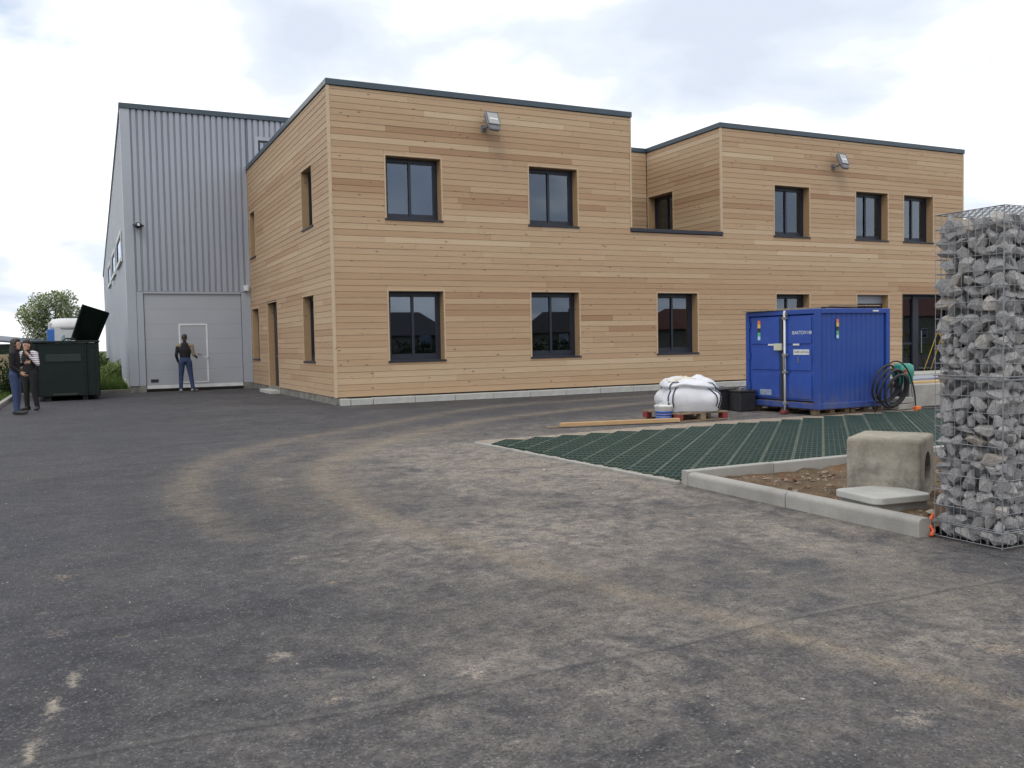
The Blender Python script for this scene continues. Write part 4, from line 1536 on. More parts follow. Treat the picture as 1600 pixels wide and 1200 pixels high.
for mn_ in ('blue', 'blue_lighter'):
    nt_ = M[mn_].node_tree
    q_ = NT.__new__(NT)
    q_.m, q_.nt, q_.b = M[mn_], nt_, nt_.nodes['Principled BSDF']
    old = q_.b.inputs['Base Color'].links[0].from_socket
    v = q_.coord('Object')
    sp_n = q_.new('SeparateXYZ')
    q_.link(v, sp_n.inputs[0])
    low = q_.ramp(sp_n.outputs[2], [(0.05, 0.55), (0.42, 0.06)])
    dirt = q_.math('MULTIPLY', low, q_.ramp(q_.noise(v, 5, 6, 0.75, 0.3), [(0.38, 0.0), (0.62, 1.0)]))
    c_ = q_.mix(dirt, old, (0.12, 0.115, 0.11))
    st_ = q_.coord('Object', (9, 9, 0.8))
    c_ = q_.mix(q_.ramp(q_.noise(st_, 2.0, 5, 0.7), [(0.58, 0.0), (0.72, 0.30)]), c_, (0.05, 0.075, 0.16))
    q_.put(q_.b.inputs['Base Color'], c_)
CN = thing('storage_container', 'dark blue steel site container with closed double doors and a white lock bar', 'container', 5.95, -8.55, 0.10)
LX, LY, LZ = 1.70, 1.79, 1.70
k = MB()                                              # frame: posts, top and bottom rails
for x0, y0 in ((0, 0), (LX - 0.09, 0), (0, LY - 0.09), (LX - 0.09, LY - 0.09)):
    k.box(x0, x0 + 0.09, y0, y0 + 0.09, 0, LZ)
for z0, z1 in ((0.0, 0.10), (LZ - 0.085, LZ)):
    k.box(0.09, LX - 0.09, 0.006, 0.08, z0, z1)
    k.box(0.09, LX - 0.09, LY - 0.08, LY - 0.006, z0, z1)
    k.box(0.006, 0.08, 0.09, LY - 0.09, z0, z1)
    k.box(LX - 0.08, LX - 0.006, 0.09, LY - 0.09, z0, z1)
k.build('frame', M['blue'], CN, bevel=0.008, seg=1)


def corr(name, x0, x1, T, z0, z1, pitch=0.115, dep=0.012):
    k = MB()
    prof = []
    x = x0
    while x < x1 - 0.01:
        for f, d in ((0, 0), (0.38, 0), (0.5, dep), (0.88, dep)):
            prof.append((min(x + f * pitch, x1), d))
        x += pitch
    prof.append((x1, 0))
    vs = [T(a, d, z0) for a, d in prof] + [T(a, d, z1) for a, d in prof]
    n = len(prof)
    k.add(vs, [(i, i + 1, n + i + 1, n + i) for i in range(n - 1)])
    return k.build(name, M['blue'], CN)


corr('side_panel', 0.09, LX - 0.09, lambda a, d, z: (a, 0.045 - d, z), 0.10, LZ - 0.085)
corr('side_panel', 0.09, LX - 0.09, lambda a, d, z: (a, LY - 0.045 + d, z), 0.10, LZ - 0.085)
corr('side_panel', 0.09, LY - 0.09, lambda a, d, z: (LX - 0.045 + d, a, z), 0.10, LZ - 0.085)
MB().box(0.01, LX - 0.01, 0.01, LY - 0.01, LZ - 0.02, LZ - 0.004).build('roof', M['blue'], CN)
MB().box(0.05, LX - 0.05, 0.05, LY - 0.05, 0.02, 0.11).build('floor', M['pallet_wood'], CN)
# doors in the face x = 0 (towards -u); y runs from the near corner to the far one
yd0, yd1 = 0.10, LY - 0.10
ym = 0.86
for (y0, y1) in ((yd0, ym - 0.01), (ym + 0.01, yd1)):
    k = MB().box(0.025, 0.05, y0, y1, 0.13, LZ - 0.10)
    d = k.build('door', M['blue_lighter'], CN, bevel=0.006, seg=1)
    zs_ = (0.13, 0.62, 1.08, LZ - 0.10)
    for za, zb in zip(zs_, zs_[1:]):
        MB().box(0.012, 0.024, y0 + 0.05, y1 - 0.05, za + 0.03, zb - 0.03).build('door_panel', M['blue_lighter'], d, bevel=0.010, seg=2)
    hy = y0 + 0.0 if y0 < 0.5 else y1
    for zz_ in (0.35, 0.9, 1.45):
        MB().tube([(0.005, hy, zz_ - 0.06), (0.005, hy, zz_ + 0.06)], 0.018, 8).build('hinge', M['blue'], d)
MB().box(0.008, 0.024, ym - 0.03, ym + 0.03, 0.13, LZ - 0.10).build('door_gasket', M['black'], CN)
yb = ym - 0.12
bar = MB().tube([(-0.03, yb, -0.06), (-0.03, yb, LZ - 0.01)], 0.019, 10).build('lock_bar', M['white_metal'], CN, smooth=True)
for zz_ in (0.08, 0.62, 0.92, 1.56):
    MB().box(-0.052, 0.012, yb - 0.05, yb + 0.045, zz_ - 0.022, zz_ + 0.022).build('bracket', M['steel'], bar, bevel=0.004, seg=1)
MB().box(-0.058, -0.035, yb - 0.022, yb + 0.022, 0.66, 0.90).build('lock_handle', M['steel'], bar, bevel=0.005, seg=1)
MB().box(-0.04, 0.006, yb - 0.035, yb + 0.035, LZ - 0.10, LZ - 0.04).build('bracket', M['steel'], bar)
MB().box(-0.045, -0.002, ym - 0.04, ym + 0.14, 1.00, 1.12).build('lock_box', pm('cream_box', (0.55, 0.56, 0.42), (0.48, 0.49, 0.38), 12, 0.5), CN, bevel=0.006)
k = MB()
for q in (0.0, 0.055):
    k.tube([(0.004, 0.45 + 0.012 * math.cos(a), 0.86 - q + 0.026 * math.sin(a)) for a in [2 * math.pi * j / 12 for j in range(12)]], 0.005, 6, closed=True)
k.build('padlock', M['steel'], CN)
# flat print: numbers and stickers on the doors and the near side
tm = text_mesh('number_print', 'BAKTOV148', 0.085, M['sticker_white'], CN)
Rface = Matrix(((0, 0, -1, 0.0105), (-1, 0, 0, 0.37), (0, 1, 0, 1.30), (0, 0, 0, 1)))
tm.matrix_local = Rface
pl_ = MB().box(0.0085, 0.0115, 0.20, 0.57, 0.925, 1.015).build('tare_plate', M['sticker_white'], CN)
tm = text_mesh('tare_print', 'TARE 670 KG', 0.062, M['black'], pl_)
tm.matrix_local = Matrix(((0, 0, -1, 0.0078), (-1, 0, 0, 0.385), (0, 1, 0, 0.97), (0, 0, 0, 1)))


def sticker(y0, y1, z0, z1, mat, name='sticker', side=False):
    if side:
        MB().box(y0, y1, 0.012, 0.0165, z0, z1).build(name, mat, CN)
    else:
        MB().box(0.0085, 0.0115, y0, y1, z0, z1).build(name, mat, CN)


for (z0, z1, mt) in ((1.475, 1.535, 'orange'), (1.40, 1.473, 'yellow'), (1.325, 1.398, 'black'), (1.255, 1.323, 'green_s'), (1.185, 1.253, 'cyan_s')):
    sticker(1.40, 1.47, z0, z1, M[mt])
sticker(1.06, 1.20, 1.085, 1.115, M['sticker_white'])
sticker(0.43, 0.58, 1.085, 1.115, M['sticker_white'])
sticker(1.12, 1.42, 0.20, 0.30, M['sticker_grey'])
for (z0, z1, mt) in ((1.46, 1.52, 'orange'), (1.395, 1.458, 'yellow'), (1.325, 1.393, 'black'), (1.255, 1.323, 'green_s'), (1.195, 1.253, 'cyan_s')):
    sticker(0.445, 0.495, z0, z1, M[mt], side=True)
MB().box(1.28, 1.42, 0.000, 0.004, LZ - 0.055, LZ - 0.03).build('sticker', M['sticker_white'], CN)


def pallet(name, label, u, v, rot, lx, ly, h=0.14, group=None, red=False):
    root = thing(name, label, 'pallet', u, v, 0, rot, group)
    n = 7
    bw = ly / n * 0.72
    me = MB().box(0, lx, 0, bw, h - 0.022, h).mesh('board', M['pallet_wood'])
    for i in range(n):
        o = link('board', me, root)
        o.location = (0, i * (ly - bw) / (n - 1), 0)
    blk = MB().box(0, 0.10, 0, 0.12, 0.022, h - 0.024).mesh('block', M['pallet_wood'])
    redm = MB().box(0, 0.10, 0, 0.12, 0.022, h - 0.024).mesh('block', pm('red_block', (0.26, 0.035, 0.035), (0.17, 0.03, 0.03), 12, 0.8)) if red else blk
    for i in range(3):
        for j in range(3):
            corner = i in (0, 2) and j in (0, 2)
            o = link('block', redm if (red and corner) else blk, root)
            o.location = (i * (lx - 0.10) / 2, j * (ly - 0.12) / 2, 0)
    run = MB().box(0, lx, 0, 0.10, 0.0, 0.02).mesh('runner', M['pallet_wood'])
    for j in range(3):
        o = link('runner', run, root)
        o.location = (0, j * (ly - 0.10) / 2, 0)
    return root


pallet('pallet', 'low wooden pallet under the door end of the blue container', 6.03, -8.42, 0, 0.78, 1.55, 0.098, 'pallets under the container')
pallet('pallet', 'low wooden pallet under the rear end of the blue container', 6.85, -8.42, 0, 0.74, 1.55, 0.098, 'pallets under the container')
rb = MB().box(0, 0.14, 0, 0.10, 0, 0.05).build('wheel_chock', pm('red_wood', (0.22, 0.03, 0.03), (0.15, 0.025, 0.025), 12, 0.7), bevel=0.01)
put(rb, 5.78, -7.95, 0.0, 0.3)
tag(rb, 'small red chock on the ground below the white lock bar', 'chock')
# timber and sheet lying on the container roof
k = MB().box(0, 0.42, 0, 1.5, 0, 0.028)
o = k.build('plywood_offcut', M['ply'], None, bevel=0.003, seg=1)
put(o, 6.02, -8.30, 1.80, 0.12)
tag(o, 'brown board lying on the door end of the container roof', 'board')
k = MB()
k.add([(0.0, 0.0, 0.018), (1.25, 0.05, 0.012), (1.25, 0.75, 0.03), (0.6, 0.9, 0.05), (0.0, 0.8, 0.02), (0.5, 0.4, 0.045), (0.95, 0.35, 0.02)],
      [(0, 1, 6, 5), (1, 2, 6), (2, 3, 5, 6), (3, 4, 5), (4, 0, 5)])
o = k.build('dark_sheet', M['black'], None)
put(o, 6.33, -8.45, 1.815, 0.05)
md = o.modifiers.new('s', 'SOLIDIFY')
md.thickness = 0.008
tag(o, 'black sheet lying flat over the container roof', 'sheet')
k = MB().box(0, 1.15, 0, 0.10, 0, 0.02)
o = k.build('thin_plank', M['ply'], None)
put(o, 6.45, -8.42, 1.845, 0.03)
tag(o, 'thin plank weighing down the black roof sheet', 'board')

# hoses, pump and blocks to the right of the container
k = MB()
hp = []
hrg = random.Random(4)
for i in range(170):
    a = 2 * math.pi * i / 30
    r = 0.34 + 0.06 * math.sin(i * 0.23) + 0.04 * math.sin(i * 0.071 + 1) + hrg.uniform(-.003, .003)
    hp.append((0.45 + 0.05 * math.sin(i * 0.11) + r * 0.80 * math.cos(a), -0.05 - 0.0022 * i + 0.02 * math.sin(a * 0.5) - 0.10 * math.sin(a), 0.40 + r * 0.90 * math.sin(a) * (1.0 if math.sin(a) > 0 else 0.92)))
k.tube(hp, 0.019, 7)
hose = k.build('hose_coil', M['black'], None, smooth=True)
put(hose, 6.86, -8.62, 0.02, 0.0)
tag(hose, 'coil of black hose standing against the right side of the container', 'hose')
k = MB()
P_ = smooth_line([(0.05, -0.35), (0.1, -0.3), (0.2, -0.25)], 4)
pts = []
for q in range(26):
    a = math.pi * q / 25
    pts.append((0.42 - 0.62 * math.cos(a) * 0.85 + 0.15, -0.10, 0.02 + 0.86 * math.sin(a)))
pts += [(1.15, -0.1, 0.02), (1.4, -0.2, 0.018), (2.4, -0.35, 0.018), (3.6, -0.3, 0.018)]
k.tube(pts, 0.014, 7)
o = k.build('supply_hose', M['black'], None, smooth=True)
put(o, 7.0, -8.66, 0.0, 0.05)
tag(o, 'single black hose arching over the coil and running off to the right', 'hose')
PU = thing('water_pump', 'green plastic pump on a stand behind the hose coil', 'pump', 8.16, -8.38, 0)
M['green_plastic'] = pm('bright_green_plastic', (0.02, 0.27, 0.20), (0.015, 0.20, 0.15), 8, 0.45)
k = MB()
secs = [(0.42, 0.10, 0.09), (0.50, 0.15, 0.13), (0.66, 0.18, 0.15), (0.78, 0.17, 0.14), (0.82, 0.10, 0.09)]
vs = []
for zq, a_, b_ in secs:
    for q in range(14):
        an = 2 * math.pi * q / 14
        vs.append((a_ * math.copysign(abs(math.cos(an)) ** 0.6, math.cos(an)), b_ * math.copysign(abs(math.sin(an)) ** 0.6, math.sin(an)), zq))
k.add(vs, [tuple(range(13, -1, -1)), tuple(56 + q for q in range(14))] + [(i * 14 + q, i * 14 + (q + 1) % 14, (i + 1) * 14 + (q + 1) % 14, (i + 1) * 14 + q) for i in range(4) for q in range(14)])
k.build('housing', M['green_plastic'], PU, smooth=True)
for sx_ in (-0.11, 0.11):
    for sy_ in (-0.09, 0.09):
        MB().tube([(sx_ * 1.3, sy_ * 1.3, 0), (sx_, sy_, 0.48)], 0.014, 6).build('leg', M['steel'], PU)
k = MB()
for q in range(3):
    k.tube([(-0.14, -0.16, 0.60 + 0.05 * q), (-0.14, -0.20, 0.60 + 0.05 * q)], 0.022, 8)
k.build('valve', pm('red_valve', (0.45, 0.10, 0.06)), PU)
MB().lathe([(0.06, 0.24), (0.09, 0.26), (0.09, 0.42), (0.05, 0.44)], 12, (0, 0, 0)).build('motor', M['black'], PU, smooth=True)
bs = thing('paver_stack', 'two grey concrete slabs stacked under the green pump', 'slab stack', 7.78, -8.62, 0, 0.1)
for i in range(2):
    MB().box(0, 0.42, 0, 0.32, 0.01 + 0.11 * i, 0.11 + 0.11 * i).build('slab', M['concrete'], bs, bevel=0.01)
o = MB().prism(rounded_rect(0, 0.12, 0, 0.10, 0.03), 0.0, 0.075).build('orange_cap', pm('orange_cap', (0.80, 0.17, 0.03), (0.7, 0.13, 0.03), 20, 0.5), bevel=0.012)
put(o, 8.0, -8.82, 0.0)
tag(o, 'small bright orange plastic cap beside the slab stack', 'cap')
cb = MB().box(0, 1.3, 0, 0.5, 0, 0.42).build('concrete_beam', M['concrete'], None, bevel=0.02)
put(cb, 8.42, -8.30, 0, -0.02)
tag(cb, 'grey concrete beam lying beyond the hose coil', 'concrete beam')
o = MB().box(0, 1.6, 0, 0.30, 0, 0.035).build('timber_board', pm('new_timber', (0.52, 0.36, 0.17), (0.42, 0.28, 0.13), 5, 0.75, stretch=(1, 8, 8)))
put(o, 8.25, -8.15, 0.422, -0.01)
tag(o, 'yellowish timber board on top of the grey concrete beam', 'board')
es = MB().box(0, 4.6, 0, 1.3, 0, 0.20).build('entrance_slab', M['concrete_pale'], None, bevel=0.012)
put(es, 16.6, -1.6, 0)
tag(es, 'raised pale concrete slab before the glazed entrance', 'entrance slab', kind='structure')
o = MB().tube([(0, 0, 0.44), (0.12, -0.02, 0.47), (0.3, -0.03, 0.42), (0.55, -0.05, 0.20), (0.75, -0.06, 0.02)], 0.02, 8).build('loose_pipe', M['black'], None, smooth=True)
put(o, 9.35, -7.0, 0.15)
tag(o, 'black pipe end leaning down in front of the entrance slab', 'pipe')
SLB = MB().box(0, 1.9, 0, 0.8, 0, 0.06).build('grey_panel', pm('grey_blue_panel', (0.30, 0.32, 0.38), (0.25, 0.27, 0.33), 3, 0.5), None, bevel=0.006)
put(SLB, 9.7, -7.3, 0.40, 0)
tag(SLB, 'flat grey blue panel lying on trestle blocks before the entrance', 'panel')
for i, q in enumerate((9.85, 11.2)):
    o = MB().box(0, 0.2, 0, 0.6, 0, 0.40).build('trestle_block', M['concrete_dirty'], None, bevel=0.015)
    put(o, q, -7.2, 0)
    tag(o, ('dark block carrying the near end of the grey panel', 'dark block carrying the far end of the grey panel')[i], 'block', 'blocks under the grey panel')
LD = thing('step_ladder', 'thin yellow stepladder standing by the glazed entrance', 'ladder', 19.25, -0.75, 0.20, 0.2)
M['yellow_paint'] = pm('yellow_ladder_paint', (0.62, 0.40, 0.05), (0.5, 0.32, 0.05), 10, 0.5)
for sx_ in (0.0, 0.42):
    for fy, ty in ((0.0, 0.45), (0.9, 0.47)):
        MB().tube([(sx_, fy, 0.0), (sx_ * 0.8 + 0.04, ty, 1.25)], 0.014, 6).build('rail', M['yellow_paint'], LD)
for i in range(5):
    zz_ = 0.18 + 0.23 * i
    yy = 0.45 * zz_ / 1.25
    MB().box(0.01 + 0.02 * i * 0.3, 0.41 - 0.02 * i * 0.3, yy - 0.03, yy + 0.05, zz_, zz_ + 0.025).build('tread', M['yellow_paint'], LD)

# white bulk bag on its pallet, bucket, beam, black crates
pallet('pallet', 'red cornered wooden pallet under the white bulk bag', 3.44, -8.08, 0.0, 1.0, 1.0, 0.14, None, red=True)
M['bag'] = pm('woven_white_bag', (0.66, 0.67, 0.70), (0.58, 0.59, 0.63), 5, 0.75, 0.35, 18)
M['bag_cream'] = pm('bag_lining', (0.62, 0.58, 0.48), (0.50, 0.46, 0.37), 5, 0.8, 0.35, 14)
M['navy'] = pm('navy_strap', (0.025, 0.03, 0.07), (0.02, 0.024, 0.05), 12, 0.7)
BG = thing('bulk_bag', 'slumped white woven bulk bag with dark blue strap loops', 'bulk bag', 3.98, -7.62, 0.136, math.radians(-24))
BG.scale = (0.97, 0.97, 0.92)
nb_, mb_ = 48, 26


def bag_pt(a, h):
    """a: angle round, h: 0 bottom .. 1 top centre"""
    ca, sa = math.cos(a), math.sin(a)
    if h < 0.62:
        q = h / 0.62
        e = 0.42 + 0.12 * q
        r = 0.43 + 0.10 * math.sin(math.pi * min(1, q * 0.9 + 0.05)) - 0.03 * q
        z = 0.005 + 0.43 * q
    else:
        q = (h - 0.62) / 0.38
        e = 0.54 + 0.3 * q
        r = (0.50 - 0.02) * math.cos(q * math.pi / 2) ** 0.55
        z = 0.435 + 0.155 * math.sin(q * math.pi / 2) ** 0.9
    x = r * math.copysign(abs(ca) ** e, ca)
    y = r * math.copysign(abs(sa) ** e, sa)
    n1 = noise.noise((x * 2.6 + 3, y * 2.6, z * 3.2)) * 0.070 + noise.noise((x * 7, y * 7 + 2, z * 5)) * 0.034
    if h > 0.55:
        n1 += (h - 0.55) * 0.16 * noise.noise((x * 6 + 9, y * 6, 4))
        z += (0.05 * y * 1.2 - 0.035 * x) * min(1, (h - 0.55) * 3)
    s = 1 + n1 * 1.1
    return (x * s, y * s, max(0.0, z + n1 * (0.7 if h > 0.3 else 0.1)))


vs = [bag_pt(2 * math.pi * i / nb_, j / mb_) for j in range(mb_) for i in range(nb_)] + [(0, 0, 0.56), (0, 0, 0.0)]
fs = [(j * nb_ + i, j * nb_ + (i + 1) % nb_, (j + 1) * nb_ + (i + 1) % nb_, (j + 1) * nb_ + i) for j in range(mb_ - 1) for i in range(nb_)]
fs += [((mb_ - 1) * nb_ + i, (mb_ - 1) * nb_ + (i + 1) % nb_, mb_ * nb_) for i in range(nb_)] + [((i + 1) % nb_, i, mb_ * nb_ + 1) for i in range(nb_)]
MB().add(vs, fs).build('bag_body', M['bag'], BG, smooth=True)
k = MB()                                              # crumpled cream flap on top
vs, fs = [], []
for j in range(13):
    for i in range(13):
        x, y = -0.36 + 0.60 * i / 12, -0.30 + 0.62 * j / 12
        z = 0.575 + 0.07 * noise.noise((x * 5, y * 5, 2)) + 0.035 * noise.noise((x * 12, y * 12, 5)) - 0.35 * (x * x + y * y) + 0.02 + (0.05 * y - 0.03 * x)
        vs.append((x + 0.03 * noise.noise((x * 4, y * 4, 8)), y + 0.03 * noise.noise((x * 4, y * 4, 18)), z))
fs = [(j * 13 + i, j * 13 + i + 1, (j + 1) * 13 + i + 1, (j + 1) * 13 + i) for j in range(12) for i in range(12)]
o = k.add(vs, fs).build('top_flap', M['bag_cream'], BG, smooth=True)
md = o.modifiers.new('s', 'SOLIDIFY')
md.thickness = 0.012
for ang, off in ((5 * math.pi / 4, 0.0), (7 * math.pi / 4, 0.0), (3 * math.pi / 4, 0.0), (math.pi / 4, 0.0)):
    k = MB()
    pts = []
    for q in range(9):
        p = bag_pt(ang, 0.08 + 0.62 * q / 8)
        pts.append((p[0] * 1.02, p[1] * 1.02, p[2] + 0.004))
    tip = pts[-1]
    dirx = -math.copysign(0.14, tip[0])
    pts += [(tip[0] + dirx * 0.3, tip[1] * 0.98, tip[2] + 0.05), (tip[0] + dirx * 0.9, tip[1] * 1.0, tip[2] + 0.055), (tip[0] + dirx * 1.6, tip[1] * 1.05, tip[2] + 0.005)]
    for q in range(6):
        p = bag_pt(ang + math.copysign(0.30, tip[0] * tip[1]) * (1 if abs(dirx) else 1), 0.60 - 0.09 * q)
        pts.append((p[0] * 1.035, p[1] * 1.035, p[2]))
    k.tube(pts, 0.011, 6)
    k.build('strap', M['navy'], BG, smooth=True)
BK = thing('paint_bucket', 'white plastic bucket with a blue printed band and raised handle', 'bucket', 3.36, -7.80, 0)
MB().lathe([(0.115, 0.0), (0.125, 0.004), (0.146, 0.235), (0.152, 0.24), (0.152, 0.262), (0.145, 0.27), (0.132, 0.272), (0.128, 0.262)], 32).build('tub', M['sticker_white'], BK, smooth=True)
k = MB()
for z0, z1 in ((0.025, 0.085), (0.095, 0.125), (0.135, 0.175)):
    rr_ = lambda z: 0.1265 + 0.0885 * z
    k.lathe([(rr_(z0), z0), (rr_(z1), z1)], 32)
k.build('label_band', pm('blue_label', (0.02, 0.06, 0.30), (0.03, 0.08, 0.34), 20, 0.45), BK, smooth=True)
MB().tube([(-0.155 * math.cos(a), -0.02 - 0.06 * math.sin(a), 0.245 + 0.075 * math.sin(a)) for a in [math.pi * q / 14 for q in range(15)]], 0.007, 6).build('handle', M['sticker_white'], BK, smooth=True)
bmn = MB().box(0, 1.98, 0, 0.09, 0, 0.06).build('timber_beam', pm('fresh_timber', (0.50, 0.33, 0.17), (0.40, 0.25, 0.12), 4, 0.75, stretch=(1, 9, 9)), bevel=0.004, seg=1)
put(bmn, 1.50, -7.72, 0.012, math.atan2(-0.42, 1.94))
tag(bmn, 'long pale timber beam lying on the asphalt beside the bucket', 'beam')
o = MB().box(0, 0.35, 0, 0.05, 0, 0.02).build('timber_offcut', M['ply'], None)
put(o, 1.30, -7.66, 0.004, -0.1)
tag(o, 'thin timber offcut at the left end of the long beam', 'offcut')
M['crate'] = pm('black_crate_plastic', (0.014, 0.014, 0.017), (0.024, 0.024, 0.027), 8, 0.5)
for i, (u, vv, lx, ly, hh, lb) in enumerate(((5.42, -6.68, 0.40, 0.36, 0.40, 'black plastic crate nearer the bulk bag'), (5.56, -7.06, 0.34, 0.34, 0.38, 'black plastic crate touching the blue container door'))):
    cr = thing('black_crate', lb, 'crate', u, vv, 0, 0.1 * (1 - 2 * i), 'black crates by the container')
    MB().box(0, lx, 0, ly, 0, hh - 0.04).build('body', M['crate'], cr, bevel=0.015)
    MB().box(-0.012, lx + 0.012, -0.012, ly + 0.012, hh - 0.038, hh).build('lid', M['crate'], cr, bevel=0.01)
    MB().tube([(lx * 0.3, ly / 2, hh), (lx * 0.35, ly / 2, hh + 0.04), (lx * 0.65, ly / 2, hh + 0.04), (lx * 0.7, ly / 2, hh)], 0.01, 6).build('handle', M['sticker_grey'], cr)


def wput(o, x, y, z=0.0, rot=0.0):
    o.location = (x, y, z)
    o.rotation_euler = (0, 0, rot)
    return o


# ------------------------------------------------------------------ green skip with its open lid, toilet, cone
M['skip'] = pm('dark_green_paint', (0.0022, 0.009, 0.0072), (0.004, 0.012, 0.010), 3, 0.5, spec=0.3)
M['skip_in'] = pm('skip_inside', (0.02, 0.03, 0.026))
SK = thing('waste_skip', 'dark green steel waste skip with its lid thrown open', 'skip')
put(SK, -6.275, 7.0, 0, 0)
SWX, SD, SH = 1.60, 3.2, 1.55
k = MB()
k.box(0, SWX, 0.04, 0.08, 0.12, SH)
k.box(0, SWX, SD - 0.05, SD, 0.12, SH)
k.box(0, 0.05, 0.08, SD - 0.05, 0.12, SH)
k.box(SWX - 0.05, SWX, 0.08, SD - 0.05, 0.12, SH)
k.box(0.05, SWX - 0.05, 0.08, SD - 0.05, 0.12, 0.17)
k.build('body', M['skip'], SK, bevel=0.012, seg=1)
for x0 in (0.0, SWX - 0.10, SWX - 0.36):
    w_ = 0.09 if x0 != SWX - 0.36 else 0.05
    MB().box(x0 + 0.002, x0 + w_, 0.0, 0.038, 0.10, SH - 0.01).build('post', M['skip'], SK, bevel=0.008, seg=1)
MB().box(-0.02, SWX + 0.02, -0.015, 0.10, SH + 0.002, SH + 0.06).build('rim', M['skip'], SK, bevel=0.012, seg=1)
MB().box(-0.02, 0.07, 0.105, SD + 0.02, SH + 0.002, SH + 0.055).build('rim', M['skip'], SK, bevel=0.012, seg=1)
MB().box(SWX - 0.07, SWX + 0.02, 0.105, SD + 0.02, SH + 0.002, SH + 0.055).build('rim', M['skip'], SK, bevel=0.012, seg=1)
MB().box(0.30, 1.15, 0.02, 0.038, 1.05, 1.25).build('sign_panel', pm('faded_panel', (0.010, 0.022, 0.020), (0.006, 0.016, 0.013), 6, 0.4), SK, bevel=0.006)
MB().box(0.45, 1.05, 0.015, 0.038, 0.14, 0.20).build('hook_bar', M['skip_in'], SK, bevel=0.008)
for x0 in (0.25, 1.15):
    MB().box(x0, x0 + 0.14, 0.25, SD - 0.3, 0.0, 0.12).build('skid', M['black'], SK)
MB().tube([(0.72, 0.05, SH + 0.05), (0.80, 0.05, SH + 0.12), (1.0, 0.05, SH + 0.11), (1.06, 0.05, SH + 0.05)], 0.02, 8).build('handle', M['skip'], SK)
MB().box(0.92, 1.08, 0.2, 0.5, SH - 0.1, SH + 0.07).build('waste_sheet', M['sticker_white'], SK, bevel=0.02)
lid = [Vector(p) for p in (tuple(W(-5.38, 7.5, 1.63)), tuple(W(-4.69, 8.0, 1.63)), tuple(W(-4.38, 7.6, 2.39)), tuple(W(-5.05, 7.1, 2.60)))]
Minv = SK.matrix_basis.inverted() if False else (Matrix.Translation(SK.location) @ Matrix.Rotation(SK.rotation_euler.z, 4, 'Z')).inverted()
lp = [Minv @ p for p in lid]
nrm = (lp[1] - lp[0]).cross(lp[3] - lp[0]).normalized() * 0.05
k = MB()
k.add([tuple(p) for p in lp] + [tuple(p + nrm) for p in lp], [(0, 1, 2, 3), (7, 6, 5, 4), (0, 4, 5, 1), (1, 5, 6, 2), (2, 6, 7, 3), (3, 7, 4, 0)])
lo_ = k.build('lid', M['skip'], SK, bevel=0.008, seg=1)
for a, b in ((0.12, 0.15), (0.85, 0.88)):
    e0 = lp[0].lerp(lp[1], a) + nrm * 1.02
    e1 = lp[0].lerp(lp[1], b) + nrm * 1.02
    f0, f1 = lp[3].lerp(lp[2], a) + nrm * 1.02, lp[3].lerp(lp[2], b) + nrm * 1.02
    MB().add([tuple(x) for x in (e0, e1, f1, f0)] + [tuple(x + nrm * 0.5) for x in (e0, e1, f1, f0)], [(0, 1, 2, 3), (7, 6, 5, 4), (0, 4, 5, 1), (1, 5, 6, 2), (2, 6, 7, 3), (3, 7, 4, 0)]).build('stiffener', M['skip'], lo_)

TO = thing('portable_toilet', 'blue and white portable toilet with domed roof behind the skip', 'portable toilet')
wput(TO, -14.02, 27.0, 0.0, math.radians(27))
M['toilet_white'] = pm('toilet_shell', (0.55, 0.57, 0.60), (0.48, 0.50, 0.53), 4, 0.5)
M['toilet_blue'] = pm('toilet_blue', (0.03, 0.14, 0.48), (0.03, 0.12, 0.42), 4, 0.45)
MB().box(0, 1.12, 0, 1.12, 0.02, 2.0).build('cabin', M['toilet_blue'], TO, bevel=0.02)
k = MB()
arch = [(0.20, 0.12), (1.08, 0.12), (1.08, 2.02)] + [(0.64 + 0.44 * math.cos(a), 2.02 + 0.11 * math.sin(a)) for a in [math.pi * q / 10 for q in range(1, 10)]] + [(0.20, 2.02)]
n = len(arch)
k.add([(x, -0.03, z) for x, z in arch] + [(x, -0.002, z) for x, z in arch], [tuple(range(n)), tuple(range(2 * n - 1, n - 1, -1))] + [(i, (i + 1) % n, n + (i + 1) % n, n + i) for i in range(n)])
k.build('door', M['toilet_white'], TO)
k = MB()
ro = []
for j, (zz_, sc_) in enumerate(((1.99, 1.03), (2.10, 1.04), (2.22, 0.98), (2.30, 0.84), (2.34, 0.5))):
    ro.append([(0.60 + 0.54 * sc_ * math.copysign(abs(math.cos(a)) ** 0.5, math.cos(a)), 0.56 + 0.58 * sc_ * math.copysign(abs(math.sin(a)) ** 0.5, math.sin(a)), zz_) for a in [2 * math.pi * q / 24 for q in range(24)]])
k.add([p for r_ in ro for p in r_], [tuple(range(23, -1, -1)), tuple(96 + q for q in range(24))] + [(i * 24 + q, i * 24 + (q + 1) % 24, (i + 1) * 24 + (q + 1) % 24, (i + 1) * 24 + q) for i in range(4) for q in range(24)])
k.build('roof', pm('toilet_roof', (0.66, 0.66, 0.68), (0.6, 0.6, 0.62), 4, 0.5), TO, smooth=True)
MB().lathe([(0.05, 0), (0.06, 0.16), (0.045, 0.2)], 10, (0.09, 0.1, 2.0)).build('vent_pipe', M['toilet_white'], TO)
k = MB()
k.tube(smooth_line([(0.36, -0.034, 1.58), (0.42, -0.034, 1.78), (0.47, -0.034, 1.80), (0.44, -0.034, 1.66), (0.52, -0.034, 1.62), (0.58, -0.034, 1.72), (0.60, -0.034, 1.62), (0.70, -0.034, 1.70), (0.72, -0.034, 1.60), (0.86, -0.034, 1.70), (0.98, -0.034, 1.62)], 5), 0.010, 5)
k.tube([(0.34, -0.034, 1.54), (0.98, -0.034, 1.52)], 0.012, 5)
